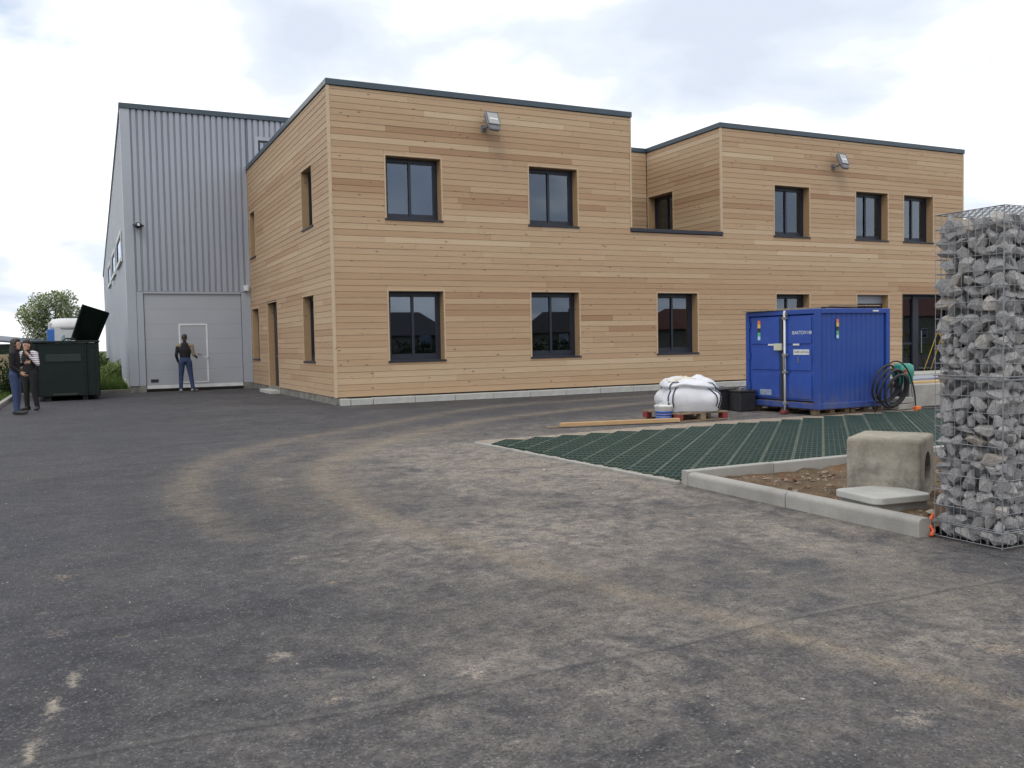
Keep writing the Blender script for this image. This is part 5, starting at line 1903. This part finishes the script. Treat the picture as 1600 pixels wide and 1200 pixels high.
k.build('logo_scroll', pm('teal_print', (0.04, 0.30, 0.30)), TO)
tc_ = thing('traffic_cone', 'small orange and white traffic cone behind the two people', 'cone', -6.72, 11.6, 0)
MB().box(-0.16, 0.16, -0.16, 0.16, 0, 0.04).build('base', M['black'], tc_, bevel=0.01)
MB().lathe([(0.125, 0.04), (0.095, 0.17)], 16).build('cone', M['orange'], tc_, smooth=True)
MB().lathe([(0.094, 0.171), (0.065, 0.30)], 16).build('white_band', M['sticker_white'], tc_, smooth=True)
MB().lathe([(0.064, 0.301), (0.03, 0.44), (0.02, 0.45)], 16).build('tip', M['orange'], tc_, smooth=True)
o = rock_mesh('boulder', 77, M['rubble'], 0.8, 18)
o = link('boulder', o)
put(o, -6.45, 12.4, 0.18)
o.scale = (0.6, 0.5, 0.6)
tag(o, 'pale boulder on the kerb side left of the skip', 'boulder')


# ------------------------------------------------------------------ people
def hull_into(mb, pts):
    bm = bmesh.new()
    for p in pts:
        bm.verts.new(p)
    bmesh.ops.convex_hull(bm, input=bm.verts)
    for x in [x for x in bm.verts if not x.link_faces]:
        bm.verts.remove(x)
    bm.verts.index_update()
    mb.add([tuple(x.co) for x in bm.verts], [tuple(q.index for q in f.verts) for f in bm.faces])
    bm.free()


SPH = []
for i in range(1, 8):
    for j in range(14):
        th_, ph_ = math.pi * i / 8, 2 * math.pi * j / 14
        SPH.append(Vector((math.sin(th_) * math.cos(ph_), math.sin(th_) * math.sin(ph_), math.cos(th_))))
SPH += [Vector((0, 0, 1)), Vector((0, 0, -1))]


def ell(c, r):
    c = Vector(c)
    r = (r, r, r) if isinstance(r, (int, float)) else r
    return [(c.x + s.x * r[0], c.y + s.y * r[1], c.z + s.z * r[2]) for s in SPH]


def remesh(mb, name, vox):
    me = mb.mesh(name, [M['black']])
    o = bpy.data.objects.new('tmp', me)
    COL.objects.link(o)
    md = o.modifiers.new('r', 'REMESH')
    md.mode = 'VOXEL'
    md.voxel_size = vox
    md2 = o.modifiers.new('s', 'SMOOTH')
    md2.iterations = 3
    md2.factor = 0.5
    dg = bpy.context.evaluated_depsgraph_get()
    out = bpy.data.meshes.new_from_object(o.evaluated_get(dg))
    bpy.data.objects.remove(o)
    out.name = name
    out.polygons.foreach_set('use_smooth', [True] * len(out.polygons))
    return out


def person(label, J, mats, u, v, face, hair, group=None, extra=None):
    """one continuous body from blended limbs; J gives the joints (x right, y ahead, z up)"""
    mb = MB()
    bones = []

    def limb(p, q, rp, rq, reg):
        hull_into(mb, ell(J[p] if isinstance(p, str) else p, rp) + ell(J[q] if isinstance(q, str) else q, rq))
        m_ = lambda r: r if isinstance(r, (int, float)) else (r[0] + r[1]) / 2
        bones.append((Vector(J[p] if isinstance(p, str) else p), Vector(J[q] if isinstance(q, str) else q), m_(rp), m_(rq), reg))
    H = J['head']
    k = J.get('k', 1.0)
    limb('pelvis', 'waist', (0.165 * k, 0.115 * k, 0.09), (0.142 * k, 0.105 * k, 0.08), 'hips')
    limb('waist', 'chest', (0.145 * k, 0.108 * k, 0.08), (0.175 * k, 0.12 * k, 0.12), 'torso')
    limb('chest', 'collar', (0.175 * k, 0.12 * k, 0.10), (0.135 * k, 0.085 * k, 0.045), 'torso')
    for s in 'LR':
        limb('collar', 'sh' + s, (0.07, 0.075, 0.05), 0.063 * k, 'yoke')
        limb('sh' + s, 'el' + s, 0.060 * k, 0.045 * k, 'arm' + s)
        limb('el' + s, 'wr' + s, 0.046 * k, 0.033 * k, 'fore' + s)
        limb('hip' + s, 'kn' + s, 0.098 * k, 0.066 * k, 'leg')
        limb('kn' + s, 'an' + s, 0.066 * k, 0.054 * k, 'leg')
        A = Vector(J['an' + s])
        fd = Vector((math.sin(J.get('toe' + s, 0)), math.cos(J.get('toe' + s, 0)), 0))
        heel, toe = Vector((A.x, A.y, 0.045)) - fd * 0.05, Vector((A.x, A.y, 0.036)) + fd * 0.17
        limb(tuple(heel), tuple(toe), (0.042, 0.045, 0.045), (0.046, 0.05, 0.032), 'shoe')
        limb(tuple(A), tuple(heel), 0.046, 0.042, 'shoe')
        # hand: palm and five bent fingers
        Wr, El = Vector(J['wr' + s]), Vector(J['el' + s])
        d = (Wr - El).normalized()
        side = Vector(J.get('palm' + s, (0, 1, 0)))
        side = (side - d * side.dot(d)).normalized()
        nrm_ = d.cross(side) * (1 if s == 'L' else -1)
        palm = Wr + d * 0.085
        limb(tuple(Wr), tuple(palm), 0.028, 0.034, 'skin')
        for q, ln in enumerate((0.070, 0.078, 0.073, 0.058)):
            off = side * (0.030 - 0.020 * q)
            b0 = palm + off + d * 0.012
            b1 = b0 + d * ln * 0.55 + nrm_ * 0.012
            b2 = b1 + d * ln * 0.40 + nrm_ * 0.030
            limb(tuple(b0), tuple(b1), 0.0105, 0.0095, 'skin')
            limb(tuple(b1), tuple(b2), 0.0095, 0.008, 'skin')
        t0 = Wr + d * 0.03 + side * 0.028
        t1 = t0 + d * 0.035 + side * 0.030 + nrm_ * 0.010
        limb(tuple(t0), tuple(t1), 0.013, 0.011, 'skin')
        limb(tuple(t1), tuple(t1 + d * 0.03 + nrm_ * 0.01), 0.011, 0.009, 'skin')
    Hv = Vector(H)
    limb('collar', tuple(Hv - Vector((0, 0.01, 0.10))), 0.060, 0.056, 'neck')
    fa = J.get('look', 0.0)
    fy = Vector((math.sin(fa), math.cos(fa), 0))
    fx = Vector((math.cos(fa), -math.sin(fa), 0))

    def hp(x, y, z):
        return tuple(Hv + fx * x + fy * y + Vector((0, 0, z)))
    hull_into(mb, [hp(s.x * 0.075, s.y * 0.092, s.z * 0.105 + 0.02) for s in SPH])
    hull_into(mb, [hp(s.x * 0.055, 0.028 + s.y * 0.062, s.z * 0.075 - 0.055) for s in SPH])
    hull_into(mb, [hp(s.x * 0.014, 0.092 + s.y * 0.020, s.z * 0.028 - 0.012) for s in SPH])      # nose
    hull_into(mb, [hp(s.x * 0.026, 0.080 + s.y * 0.010, s.z * 0.009 - 0.060) for s in SPH])      # lips
    for e in (-1, 1):
        hull_into(mb, [hp(e * 0.076 + s.x * 0.010, -0.005 + s.y * 0.022, s.z * 0.032) for s in SPH])   # ears
    bones.append((Hv + Vector((0, 0, -0.05)), Hv + Vector((0, 0, 0.04)), 0.085, 0.09, 'head'))
    me = remesh(mb, 'person', 0.0085)
    regs = sorted(set(b[4] for b in bones))
    cen = np.zeros(len(me.polygons) * 3, 'f')
    me.polygons.foreach_get('center', cen)
    cen = cen.reshape(-1, 3)
    bd, bi = np.full(len(cen), 1e9), np.zeros(len(cen), int)
    for n_, (p, q, rp, rq, reg) in enumerate(bones):
        p_, q_ = np.array(p), np.array(q)
        d = q_ - p_
        L2 = max(d @ d, 1e-9)
        s = np.clip(((cen - p_) @ d) / L2, 0, 1)
        dist = np.linalg.norm(cen - p_ - s[:, None] * d, axis=1) - (rp + (rq - rp) * s)
        better = dist < bd
        bd[better] = dist[better]
        bi[better] = n_
    slot_names = sorted(set(mats.values()))
    me.materials.clear()
    for sn in slot_names:
        me.materials.append(M[sn])
    reg_slot = np.array([slot_names.index(mats.get(b[4], mats['torso'])) for b in bones])
    sl = reg_slot[bi]
    if 'eye' in mats:
        pass
    me.polygons.foreach_set('material_index', sl.astype('i'))
    body = link('person', me)
    put(body, u, v, 0, face)
    tag(body, label, 'person', group)
    # hair as a child
    hb = MB()
    for grp in hair:
        hull_into(hb, [hp(c_[0] + s.x * r_[0], c_[1] + s.y * r_[1], c_[2] + s.z * r_[2]) for c_, r_ in grp for s in SPH])
    hm = remesh(hb, 'hair', 0.010)
    hm.materials.clear()
    hm.materials.append(M[mats['hair']])
    for q in hm.vertices:
        n_ = noise.noise(q.co * 45) * 0.006 + noise.noise(q.co * 18) * 0.006
        q.co += q.normal * n_
    link('hair', hm, body)
    ey = MB()
    for e in (-1, 1):
        hull_into(ey, [hp(e * 0.031 + s.x * 0.013, 0.083 + s.y * 0.006, 0.018 + s.z * 0.007) for s in SPH])
    ey.build('eyes', M['black'], body, smooth=True)
    if extra:
        extra(body, hp)
    return body


M['skin'] = pm('skin', (0.47, 0.28, 0.20), (0.43, 0.25, 0.18), 9, 0.55)
M['jeans'] = pm('blue_jeans', (0.040, 0.062, 0.14), (0.028, 0.044, 0.105), 7, 0.9, 0.3, 40)
M['jeans_dark'] = pm('dark_jeans', (0.026, 0.034, 0.075), (0.02, 0.026, 0.058), 7, 0.9, 0.3, 40)
M['black_cloth'] = pm('black_cloth', (0.010, 0.010, 0.012), (0.015, 0.015, 0.018), 8, 0.95, 0.3, 30)
M['beige_cloth'] = pm('beige_knit', (0.26, 0.215, 0.15), (0.21, 0.17, 0.12), 12, 0.95, 0.3, 60)
M['hair_brown'] = pm('brown_hair', (0.022, 0.016, 0.012), (0.035, 0.024, 0.017), 30, 0.6)
M['hair_dark'] = pm('dark_hair', (0.012, 0.008, 0.007), (0.02, 0.013, 0.010), 30, 0.55)
M['shoe'] = pm('dark_shoe', (0.03, 0.028, 0.027), (0.045, 0.043, 0.04), 9, 0.7)
M['shoe_pale'] = pm('grey_shoe', (0.30, 0.30, 0.29), (0.22, 0.22, 0.21), 9, 0.7)
t = NT('striped_cloth')
v = t.coord('Object')
w_ = t.new('TexWave')
w_.inputs['Scale'].default_value = 3.4
w_.bands_direction = 'Z'
t.link(v, w_.inputs['Vector'])
c = t.ramp(w_.outputs['Fac'], [(0.0, (0.60, 0.60, 0.63)), (0.36, (0.60, 0.60, 0.63)), (0.40, (0.04, 0.06, 0.15)), (0.62, (0.04, 0.06, 0.15)), (0.66, (0.38, 0.08, 0.09)), (0.80, (0.38, 0.08, 0.09)), (0.84, (0.60, 0.60, 0.63))])
t.base(c, 0.95)
M['striped'] = t.m

man = dict(head=(0.0, 0.03, 1.655), pelvis=(0, 0, 0.95), waist=(0, 0.0, 1.07), chest=(0, -0.005, 1.30), collar=(0, 0.0, 1.475),
           shL=(-0.195, 0, 1.42), shR=(0.195, 0, 1.42), elL=(-0.255, -0.04, 1.135), elR=(0.255, -0.01, 1.14), wrL=(-0.205, 0.06, 0.93), wrR=(0.325, 0.21, 1.08),
           hipL=(-0.095, 0, 0.92), hipR=(0.095, 0, 0.92), knL=(-0.135, 0.03, 0.49), knR=(0.15, 0.03, 0.49), anL=(-0.155, -0.01, 0.075), anR=(0.205, 0.0, 0.075),
           toeL=-0.15, toeR=0.65, look=0.15, palmL=(0, 1, 0), palmR=(0, 0, 1), k=1.07)
short_hair = [[((0, -0.022, 0.045), (0.084, 0.085, 0.092)), ((0, 0.02, 0.075), (0.075, 0.075, 0.062))], [((0, -0.06, -0.02), (0.066, 0.042, 0.06))]]


def paper(body, hp):
    k = MB()
    k.add([(x + 0.045, y + 0.02, z + 0.03) for x, y, z in ((0.33, 0.33, 1.075), (0.45, 0.36, 1.065), (0.45, 0.31, 1.16), (0.34, 0.28, 1.16), (0.335, 0.335, 1.078), (0.452, 0.365, 1.068), (0.452, 0.315, 1.163), (0.342, 0.285, 1.163))],
          [(0, 1, 2, 3), (7, 6, 5, 4), (0, 4, 5, 1), (1, 5, 6, 2), (2, 6, 7, 3), (3, 7, 4, 0)])
    o = k.build('paper', M['sticker_white'], None)
    put(o, *MANUV, 0, MANROT)
    tag(o, 'folded white paper held by the man at the warehouse door', 'paper')


MANUV, MANROT = (-2.22, 9.55), math.radians(-6)
person('man in black vest over beige sleeves and blue jeans facing the warehouse door', man,
       {'hips': 'jeans', 'leg': 'jeans', 'torso': 'black_cloth', 'yoke': 'beige_cloth', 'neck': 'skin', 'head': 'skin', 'skin': 'skin', 'armL': 'black_cloth', 'foreL': 'black_cloth', 'armR': 'beige_cloth', 'foreR': 'beige_cloth', 'shoe': 'shoe_pale', 'hair': 'hair_brown'},
       *MANUV, MANROT, short_hair, extra=paper)

wom = dict(head=(0.0, 0.05, 1.49), pelvis=(0, 0, 0.87), waist=(0, 0.01, 0.99), chest=(0, 0.015, 1.19), collar=(0, 0.015, 1.345),
           shL=(-0.165, 0.01, 1.285), shR=(0.165, 0.01, 1.285), elL=(-0.20, -0.01, 1.03), elR=(0.195, 0.0, 1.03), wrL=(-0.13, 0.17, 1.08), wrR=(0.12, 0.14, 0.90),
           hipL=(-0.085, 0, 0.84), hipR=(0.085, 0, 0.84), knL=(-0.085, 0.03, 0.45), knR=(0.095, 0.02, 0.45), anL=(-0.09, -0.01, 0.075), anR=(0.105, 0.04, 0.075),
           toeL=-0.1, toeR=0.3, look=0.1, palmL=(0, 0, 1), palmR=(0, 1, 0), k=0.92)
long_hair = [[((0, -0.03, 0.045), (0.090, 0.088, 0.088)), ((0, 0.015, 0.080), (0.076, 0.074, 0.058))], [((0, -0.055, 0.0), (0.092, 0.058, 0.10)), ((0, -0.065, -0.17), (0.105, 0.055, 0.10))],
             [((0.080, -0.01, 0.02), (0.020, 0.045, 0.07)), ((0.090, -0.01, -0.13), (0.022, 0.045, 0.08))], [((-0.080, -0.01, 0.02), (0.020, 0.045, 0.07)), ((-0.090, -0.01, -0.13), (0.022, 0.045, 0.08))]]
# face: local +y turned so that she looks to the right of the picture, a little towards the camera
person('dark haired woman in black jacket and blue jeans standing at the left edge', wom,
       {'hips': 'jeans_dark', 'leg': 'jeans', 'torso': 'black_cloth', 'yoke': 'black_cloth', 'neck': 'skin', 'head': 'skin', 'skin': 'skin', 'armL': 'black_cloth', 'foreL': 'black_cloth', 'armR': 'black_cloth', 'foreR': 'black_cloth', 'shoe': 'shoe', 'hair': 'hair_dark'},
       -6.42, 2.05, math.radians(-104), long_hair, 'two people talking beside the skip')
fri = dict(head=(0.0, 0.05, 1.475), pelvis=(0, 0, 0.87), waist=(0, 0.01, 0.99), chest=(0, 0.01, 1.19), collar=(0, 0.015, 1.335),
           shL=(-0.17, 0.01, 1.28), shR=(0.17, 0.01, 1.28), elL=(-0.245, 0.06, 1.05), elR=(0.21, 0.02, 1.03), wrL=(-0.11, 0.15, 1.24), wrR=(0.15, 0.16, 0.95),
           hipL=(-0.085, 0, 0.84), hipR=(0.085, 0, 0.84), knL=(-0.115, 0.04, 0.45), knR=(0.075, 0.03, 0.45), anL=(-0.155, 0.0, 0.075), anR=(0.085, 0.0, 0.075),
           toeL=-0.35, toeR=0.2, look=0.25, palmL=(0, 1, 0), palmR=(0, 1, 0), k=0.98)
person('person in black trousers and red white and navy striped sleeves behind the woman', fri,
       {'hips': 'black_cloth', 'leg': 'black_cloth', 'torso': 'black_cloth', 'yoke': 'striped', 'neck': 'skin', 'head': 'skin', 'skin': 'skin', 'armL': 'striped', 'foreL': 'striped', 'armR': 'striped', 'foreR': 'striped', 'shoe': 'shoe', 'hair': 'hair_dark'},
       -6.20, 3.35, math.radians(150), short_hair, 'two people talking beside the skip')


# ------------------------------------------------------------------ trees, bushes, grass, far buildings
def leaf_mat(name, c1, c2, rough=0.7):
    t = NT(name)
    v = t.coord('Object')
    isl = t.new('NewGeometry')
    c = t.ramp(isl.outputs['Random Per Island'], [(0.0, c1), (1.0, c2)])
    t.base(c, rough, 0, 0.2)
    tr = t.new('BsdfTranslucent')
    t.put(tr.inputs['Color'], c)
    ms = t.new('MixShader')
    ms.inputs[0].default_value = 0.42
    out = t.nt.nodes['Material Output']
    t.link(t.b.outputs[0], ms.inputs[1])
    t.link(tr.outputs[0], ms.inputs[2])
    t.link(ms.outputs[0], out.inputs['Surface'])
    return t.m


M['leaf'] = leaf_mat('spring_leaf', (0.14, 0.19, 0.06), (0.27, 0.32, 0.13))
M['leaf_dark'] = leaf_mat('dark_leaf', (0.016, 0.036, 0.014), (0.05, 0.075, 0.026))
M['blossom'] = leaf_mat('white_blossom', (0.55, 0.57, 0.47), (0.82, 0.82, 0.76))
M['bark'] = pm('bark', (0.075, 0.06, 0.045), (0.045, 0.036, 0.028), 9, 0.95, 0.5, 30)


def leaf_cloud(rg, clumps, n, size, blossom=0.0):
    k = MB()
    tot = sum(r[0] * r[1] * r[2] for _, r in clumps)
    for c_, r_ in clumps:
        m = int(n * r_[0] * r_[1] * r_[2] / tot) + 1
        for _ in range(m):
            d = Vector((rg.gauss(0, 1), rg.gauss(0, 1), rg.gauss(0, 1))).normalized() * (rg.random() ** 0.40)
            p = Vector((c_[0] + d.x * r_[0], c_[1] + d.y * r_[1], c_[2] + d.z * r_[2]))
            s = size * rg.uniform(0.6, 1.35)
            a = Vector((rg.gauss(0, 1), rg.gauss(0, 1), rg.gauss(0, 1))).normalized()
            b = a.cross(Vector((rg.gauss(0, 1), rg.gauss(0, 1), rg.gauss(0, 1)))).normalized()
            k.add([p - a * s * 0.5, p + b * s * 0.28, p + a * s * 0.5, p - b * s * 0.28], [(0, 1, 2, 3)], 1 if rg.random() < blossom else 0)
    return k


def tree(name, label, x, y, h, cr, seed, n=5000, size=0.12, blossom=0.0, leaf='leaf', trunk_h=None, nclump=22, group=None, cone=False):
    rg = random.Random(seed)
    root = thing(name, label, 'tree', group=group)
    wput(root, x, y, 0, rg.uniform(0, 6))
    th_ = trunk_h or h * 0.3
    tk = MB()
    tk.tube([(0, 0, -0.1), (0.03, 0.02, th_ * 0.5), (-0.03, 0.03, th_), (0.02, 0, h * 0.75)], [h * 0.026, h * 0.02, h * 0.016, h * 0.005], 8)
    clumps = []
    for i in range(nclump):
        if cone:
            q = i / nclump
            a = i * 2.4
            r_ = cr * (1 - q) * 0.75
            c_ = Vector((r_ * math.cos(a), r_ * math.sin(a), th_ + (h - th_) * q))
            rr_ = (cr * (0.5 - 0.36 * q), cr * (0.5 - 0.36 * q), cr * 0.22)
        else:
            d = Vector((rg.gauss(0, 1), rg.gauss(0, 1), rg.gauss(0, 0.9))).normalized() * rg.uniform(0.35, 0.85)
            cz = th_ + (h - th_) * 0.52
            c_ = Vector((d.x * cr, d.y * cr, cz + d.z * (h - th_) * 0.5))
            q = rg.uniform(0.22, 0.42) * cr
            rr_ = (q, q, q * 0.8)
        clumps.append((c_, rr_))
        if i % 2 == 0:
            base = Vector((0, 0, th_ * rg.uniform(0.8, 1.3)))
            tk.tube([base, base.lerp(c_, 0.5) + Vector((0, 0, 0.08 * h)), c_], [h * 0.009, h * 0.006, h * 0.002], 5)
    tk.build('trunk', M['bark'], root)
    leaf_cloud(rg, clumps, n, size, blossom).build('crown', [M[leaf], M['blossom']], root, fix=False)
    return root


tree('blossom_tree', 'round tree in white blossom behind the portable toilet', -22.9, 45.0, 4.6, 1.80, 3, 11000, 0.14, 0.42, trunk_h=1.1, nclump=30)


def bush(name, label, x, y, rx, ry, h, seed, n, size, leaf='leaf_dark', group=None, z=0.0):
    rg = random.Random(seed)
    cl = []
    for i in range(16):
        q = rg.uniform(0.25, 0.45)
        cl.append(((rg.uniform(-1, 1) * rx * 0.75, rg.uniform(-1, 1) * ry * 0.7, h * rg.uniform(0.2, 0.72)), (rx * q, ry * q + 0.1, h * q * 0.75)))
    o = leaf_cloud(rg, cl, n, size).build(name, [M[leaf], M['blossom']], None, fix=False)
    wput(o, x, y, z, 0)
    return tag(o, label, 'bush', group)


bush('hedge_bush', 'dark bush at the far left between shed and blossom tree', -20.6, 37.0, 1.9, 1.0, 1.95, 11, 2600, 0.16, group='dark bushes behind the skip')
bush('hedge_bush', 'dark bush directly left of the portable toilet', -17.6, 35.5, 1.7, 1.0, 1.75, 12, 2400, 0.16, group='dark bushes behind the skip')
bush('shrub', 'pale flowering weeds between skip and warehouse corner', -15.2, 34.0, 0.9, 0.9, 1.15, 14, 1500, 0.12, 'leaf')
bush('low_bush', 'dark low bush seen between the skip and the two people', -14.9, 27.2, 0.8, 0.8, 1.0, 15, 1300, 0.12)
bush('left_bush', 'dark bush behind the woman at the left edge', -15.5, 25.6, 1.3, 0.8, 1.55, 16, 2200, 0.13)
SHD = thing('shed', 'long low shed with a blue grey pitched roof at the far left', 'shed')
wput(SHD, -23.6, 40.0, 0, math.radians(-8))
k = MB().box(-4.5, 2.2, 0, 3.0, 0, 1.70)
k.build('wall', M['skip'], SHD)
k = MB()
k.add([(-4.8, -0.25, 2.45), (2.5, -0.25, 1.72), (2.5, 3.2, 1.72), (-4.8, 3.2, 2.45), (-4.8, -0.25, 2.37), (2.5, -0.25, 1.64), (2.5, 3.2, 1.64), (-4.8, 3.2, 2.37)],
      [(0, 1, 2, 3), (7, 6, 5, 4), (0, 4, 5, 1), (1, 5, 6, 2), (2, 6, 7, 3), (3, 7, 4, 0)])
k.build('roof', pm('slate_blue_roof', (0.055, 0.07, 0.11), (0.05, 0.06, 0.09), 3, 0.45), SHD)
MB().box(-2.6, -1.7, -0.03, -0.002, 0.02, 1.55).build('door', M['anthracite'], SHD)
LP = thing('log_pile', 'brown stacked timber at the left edge behind the woman', 'log pile')
wput(LP, -18.2, 30.0, 0.25, 0.1)
lg = MB().tube([(0, 0, 0), (0, 1.6, 0)], 0.11, 10).mesh('log', M['ply'])
for r_ in range(5):
    for q in range(8 - r_):
        o = link('log', lg, LP)
        o.location = (q * 0.225 + r_ * 0.112, rnd.uniform(-0.05, 0.05), 0.11 + r_ * 0.195)

# grass blades on the verge and the bank
k = MB()
rg = random.Random(33)
M['blade'] = leaf_mat('grass_blade', (0.045, 0.10, 0.02), (0.14, 0.19, 0.05), 0.6)
for i in range(15000):
    if i % 2:
        u = rg.uniform(-6.95, -3.85)
        vv = 10.75 + 26 * rg.random() ** 1.8
        z0 = 0.10 + 0.028 * (vv - 10.7)
        hgt = rg.uniform(0.08, 0.26) * (1.0 + 0.9 * (rg.random() < 0.12))
    else:
        u = -7.05 - 5.0 * rg.random() ** 1.5
        vv = rg.uniform(0, 24)
        z0 = verge_z(u, vv)
        hgt = rg.uniform(0.05, 0.18)
    a = rg.uniform(0, 6.28)
    w_ = 0.014
    dx, dy = math.cos(a) * w_, math.sin(a) * w_
    lx, ly = rg.gauss(0, 0.05), rg.gauss(0, 0.05)
    k.add([(u - dx, vv - dy, z0 - 0.02), (u + dx, vv + dy, z0 - 0.02), (u + lx, vv + ly, z0 + hgt)], [(0, 1, 2)])
gr = k.build('verge_grass', M['blade'], None, fix=False)
put(gr, 0, 0)
tag(gr, 'green grass blades on the verge and the warehouse bank', 'grass', kind='stuff')

# the street opposite, which the windows mirror
M['render_wall'] = pm('house_render', (0.26, 0.235, 0.20), (0.2, 0.18, 0.15), 2, 0.9)
M['roof_tile'] = pm('dark_roof_tile', (0.06, 0.05, 0.05), (0.045, 0.04, 0.04), 3, 0.8)
M['roof_red'] = pm('red_roof_tile', (0.20, 0.07, 0.045), (0.15, 0.055, 0.04), 3, 0.8)


def house(label, u, v, rot, lx, ly, hw, hr, roof, seed):
    root = thing('house', label, 'house', u, v, 0, rot, 'houses across the road')
    MB().box(-lx / 2, lx / 2, -ly / 2, ly / 2, 0, hw).build('wall', M['render_wall'], root)
    k = MB()
    e = 0.45
    x, y = lx / 2 + e, ly / 2 + e
    k.add([(-x, -y, hw - 0.1), (x, -y, hw - 0.1), (x, y, hw - 0.1), (-x, y, hw - 0.1), (-x * 0.7, 0, hw + hr), (x * 0.7, 0, hw + hr)], [(0, 1, 5, 4), (2, 3, 4, 5), (1, 2, 5), (3, 0, 4), (3, 2, 1, 0)])
    rf = k.build('roof', M[roof], root)
    MB().box(-0.3, 0.3, -0.25, 0.25, hw + hr * 0.3, hw + hr + 0.35).build('chimney', M['roof_tile'], rf)
    for i in range(3):
        xx = -lx / 2 + lx * (i + 0.5) / 3
        f = MB().box(xx - 0.5, xx + 0.5, ly / 2 + 0.001, ly / 2 + 0.03, 0.9, 2.2).build('window', M['white_metal'], root)
        MB().box(xx - 0.43, xx + 0.43, ly / 2 + 0.031, ly / 2 + 0.036, 0.97, 2.13).build('pane', M['glass'], f)
    return root


house('low house with dark hipped roof across the road', 17.5, -56, 0.1, 13, 8, 2.2, 2.0, 'roof_tile', 1)
house('house with red tiled roof far across the road', 62, -68, -0.15, 12, 9, 2.6, 2.4, 'roof_red', 2)
house('tall dark roofed house between two trees across the road', 44, -66, 0.05, 9, 8, 2.4, 2.2, 'roof_tile', 3)
house('long low house with red roof at the far end of the road', 100, -70, 0.1, 22, 9, 4.0, 3.0, 'roof_red', 4)
for i, (u, vv, h, cr, cone, lb) in enumerate(((30.5, -58, 4.6, 3.0, False, 'broad dark tree beside the low hipped house across the road'), (37, -70, 4.6, 2.4, False, 'smaller dark tree behind the road verge'),
                                              (47.5, -62, 6.2, 1.4, True, 'narrow conifer before the tall house across the road'), (54, -72, 5.0, 2.8, False, 'dark tree left of the red roofed house across the road'), (75, -75, 6, 3.5, False, 'wide tree at the far right across the road'), (24.5, -51, 3.2, 2.2, False, 'low dark tree hiding one end of the hipped house across the road'), (41.5, -54, 3.6, 2.4, False, 'low dark tree in front of the tall house across the road'), (57, -57, 3.4, 2.4, False, 'low dark tree in front of the red roofed house across the road'))):
    p = W(u, vv)
    tree('street_tree', lb, p.x, p.y, h, cr, 50 + i, 3500, 0.4, 0, 'leaf_dark', nclump=24, group='trees across the road', cone=cone)
k = leaf_cloud(random.Random(8), [((q * 1.5, 0, 0.8), (1.1, 0.7, 0.9)) for q in range(22)], 5000, 0.25).build('road_hedge', [M['leaf_dark'], M['blossom']], None, fix=False)
put(k, 8, -50, 0, 0.02)
tag(k, 'long clipped dark hedge along the road opposite', 'hedge')
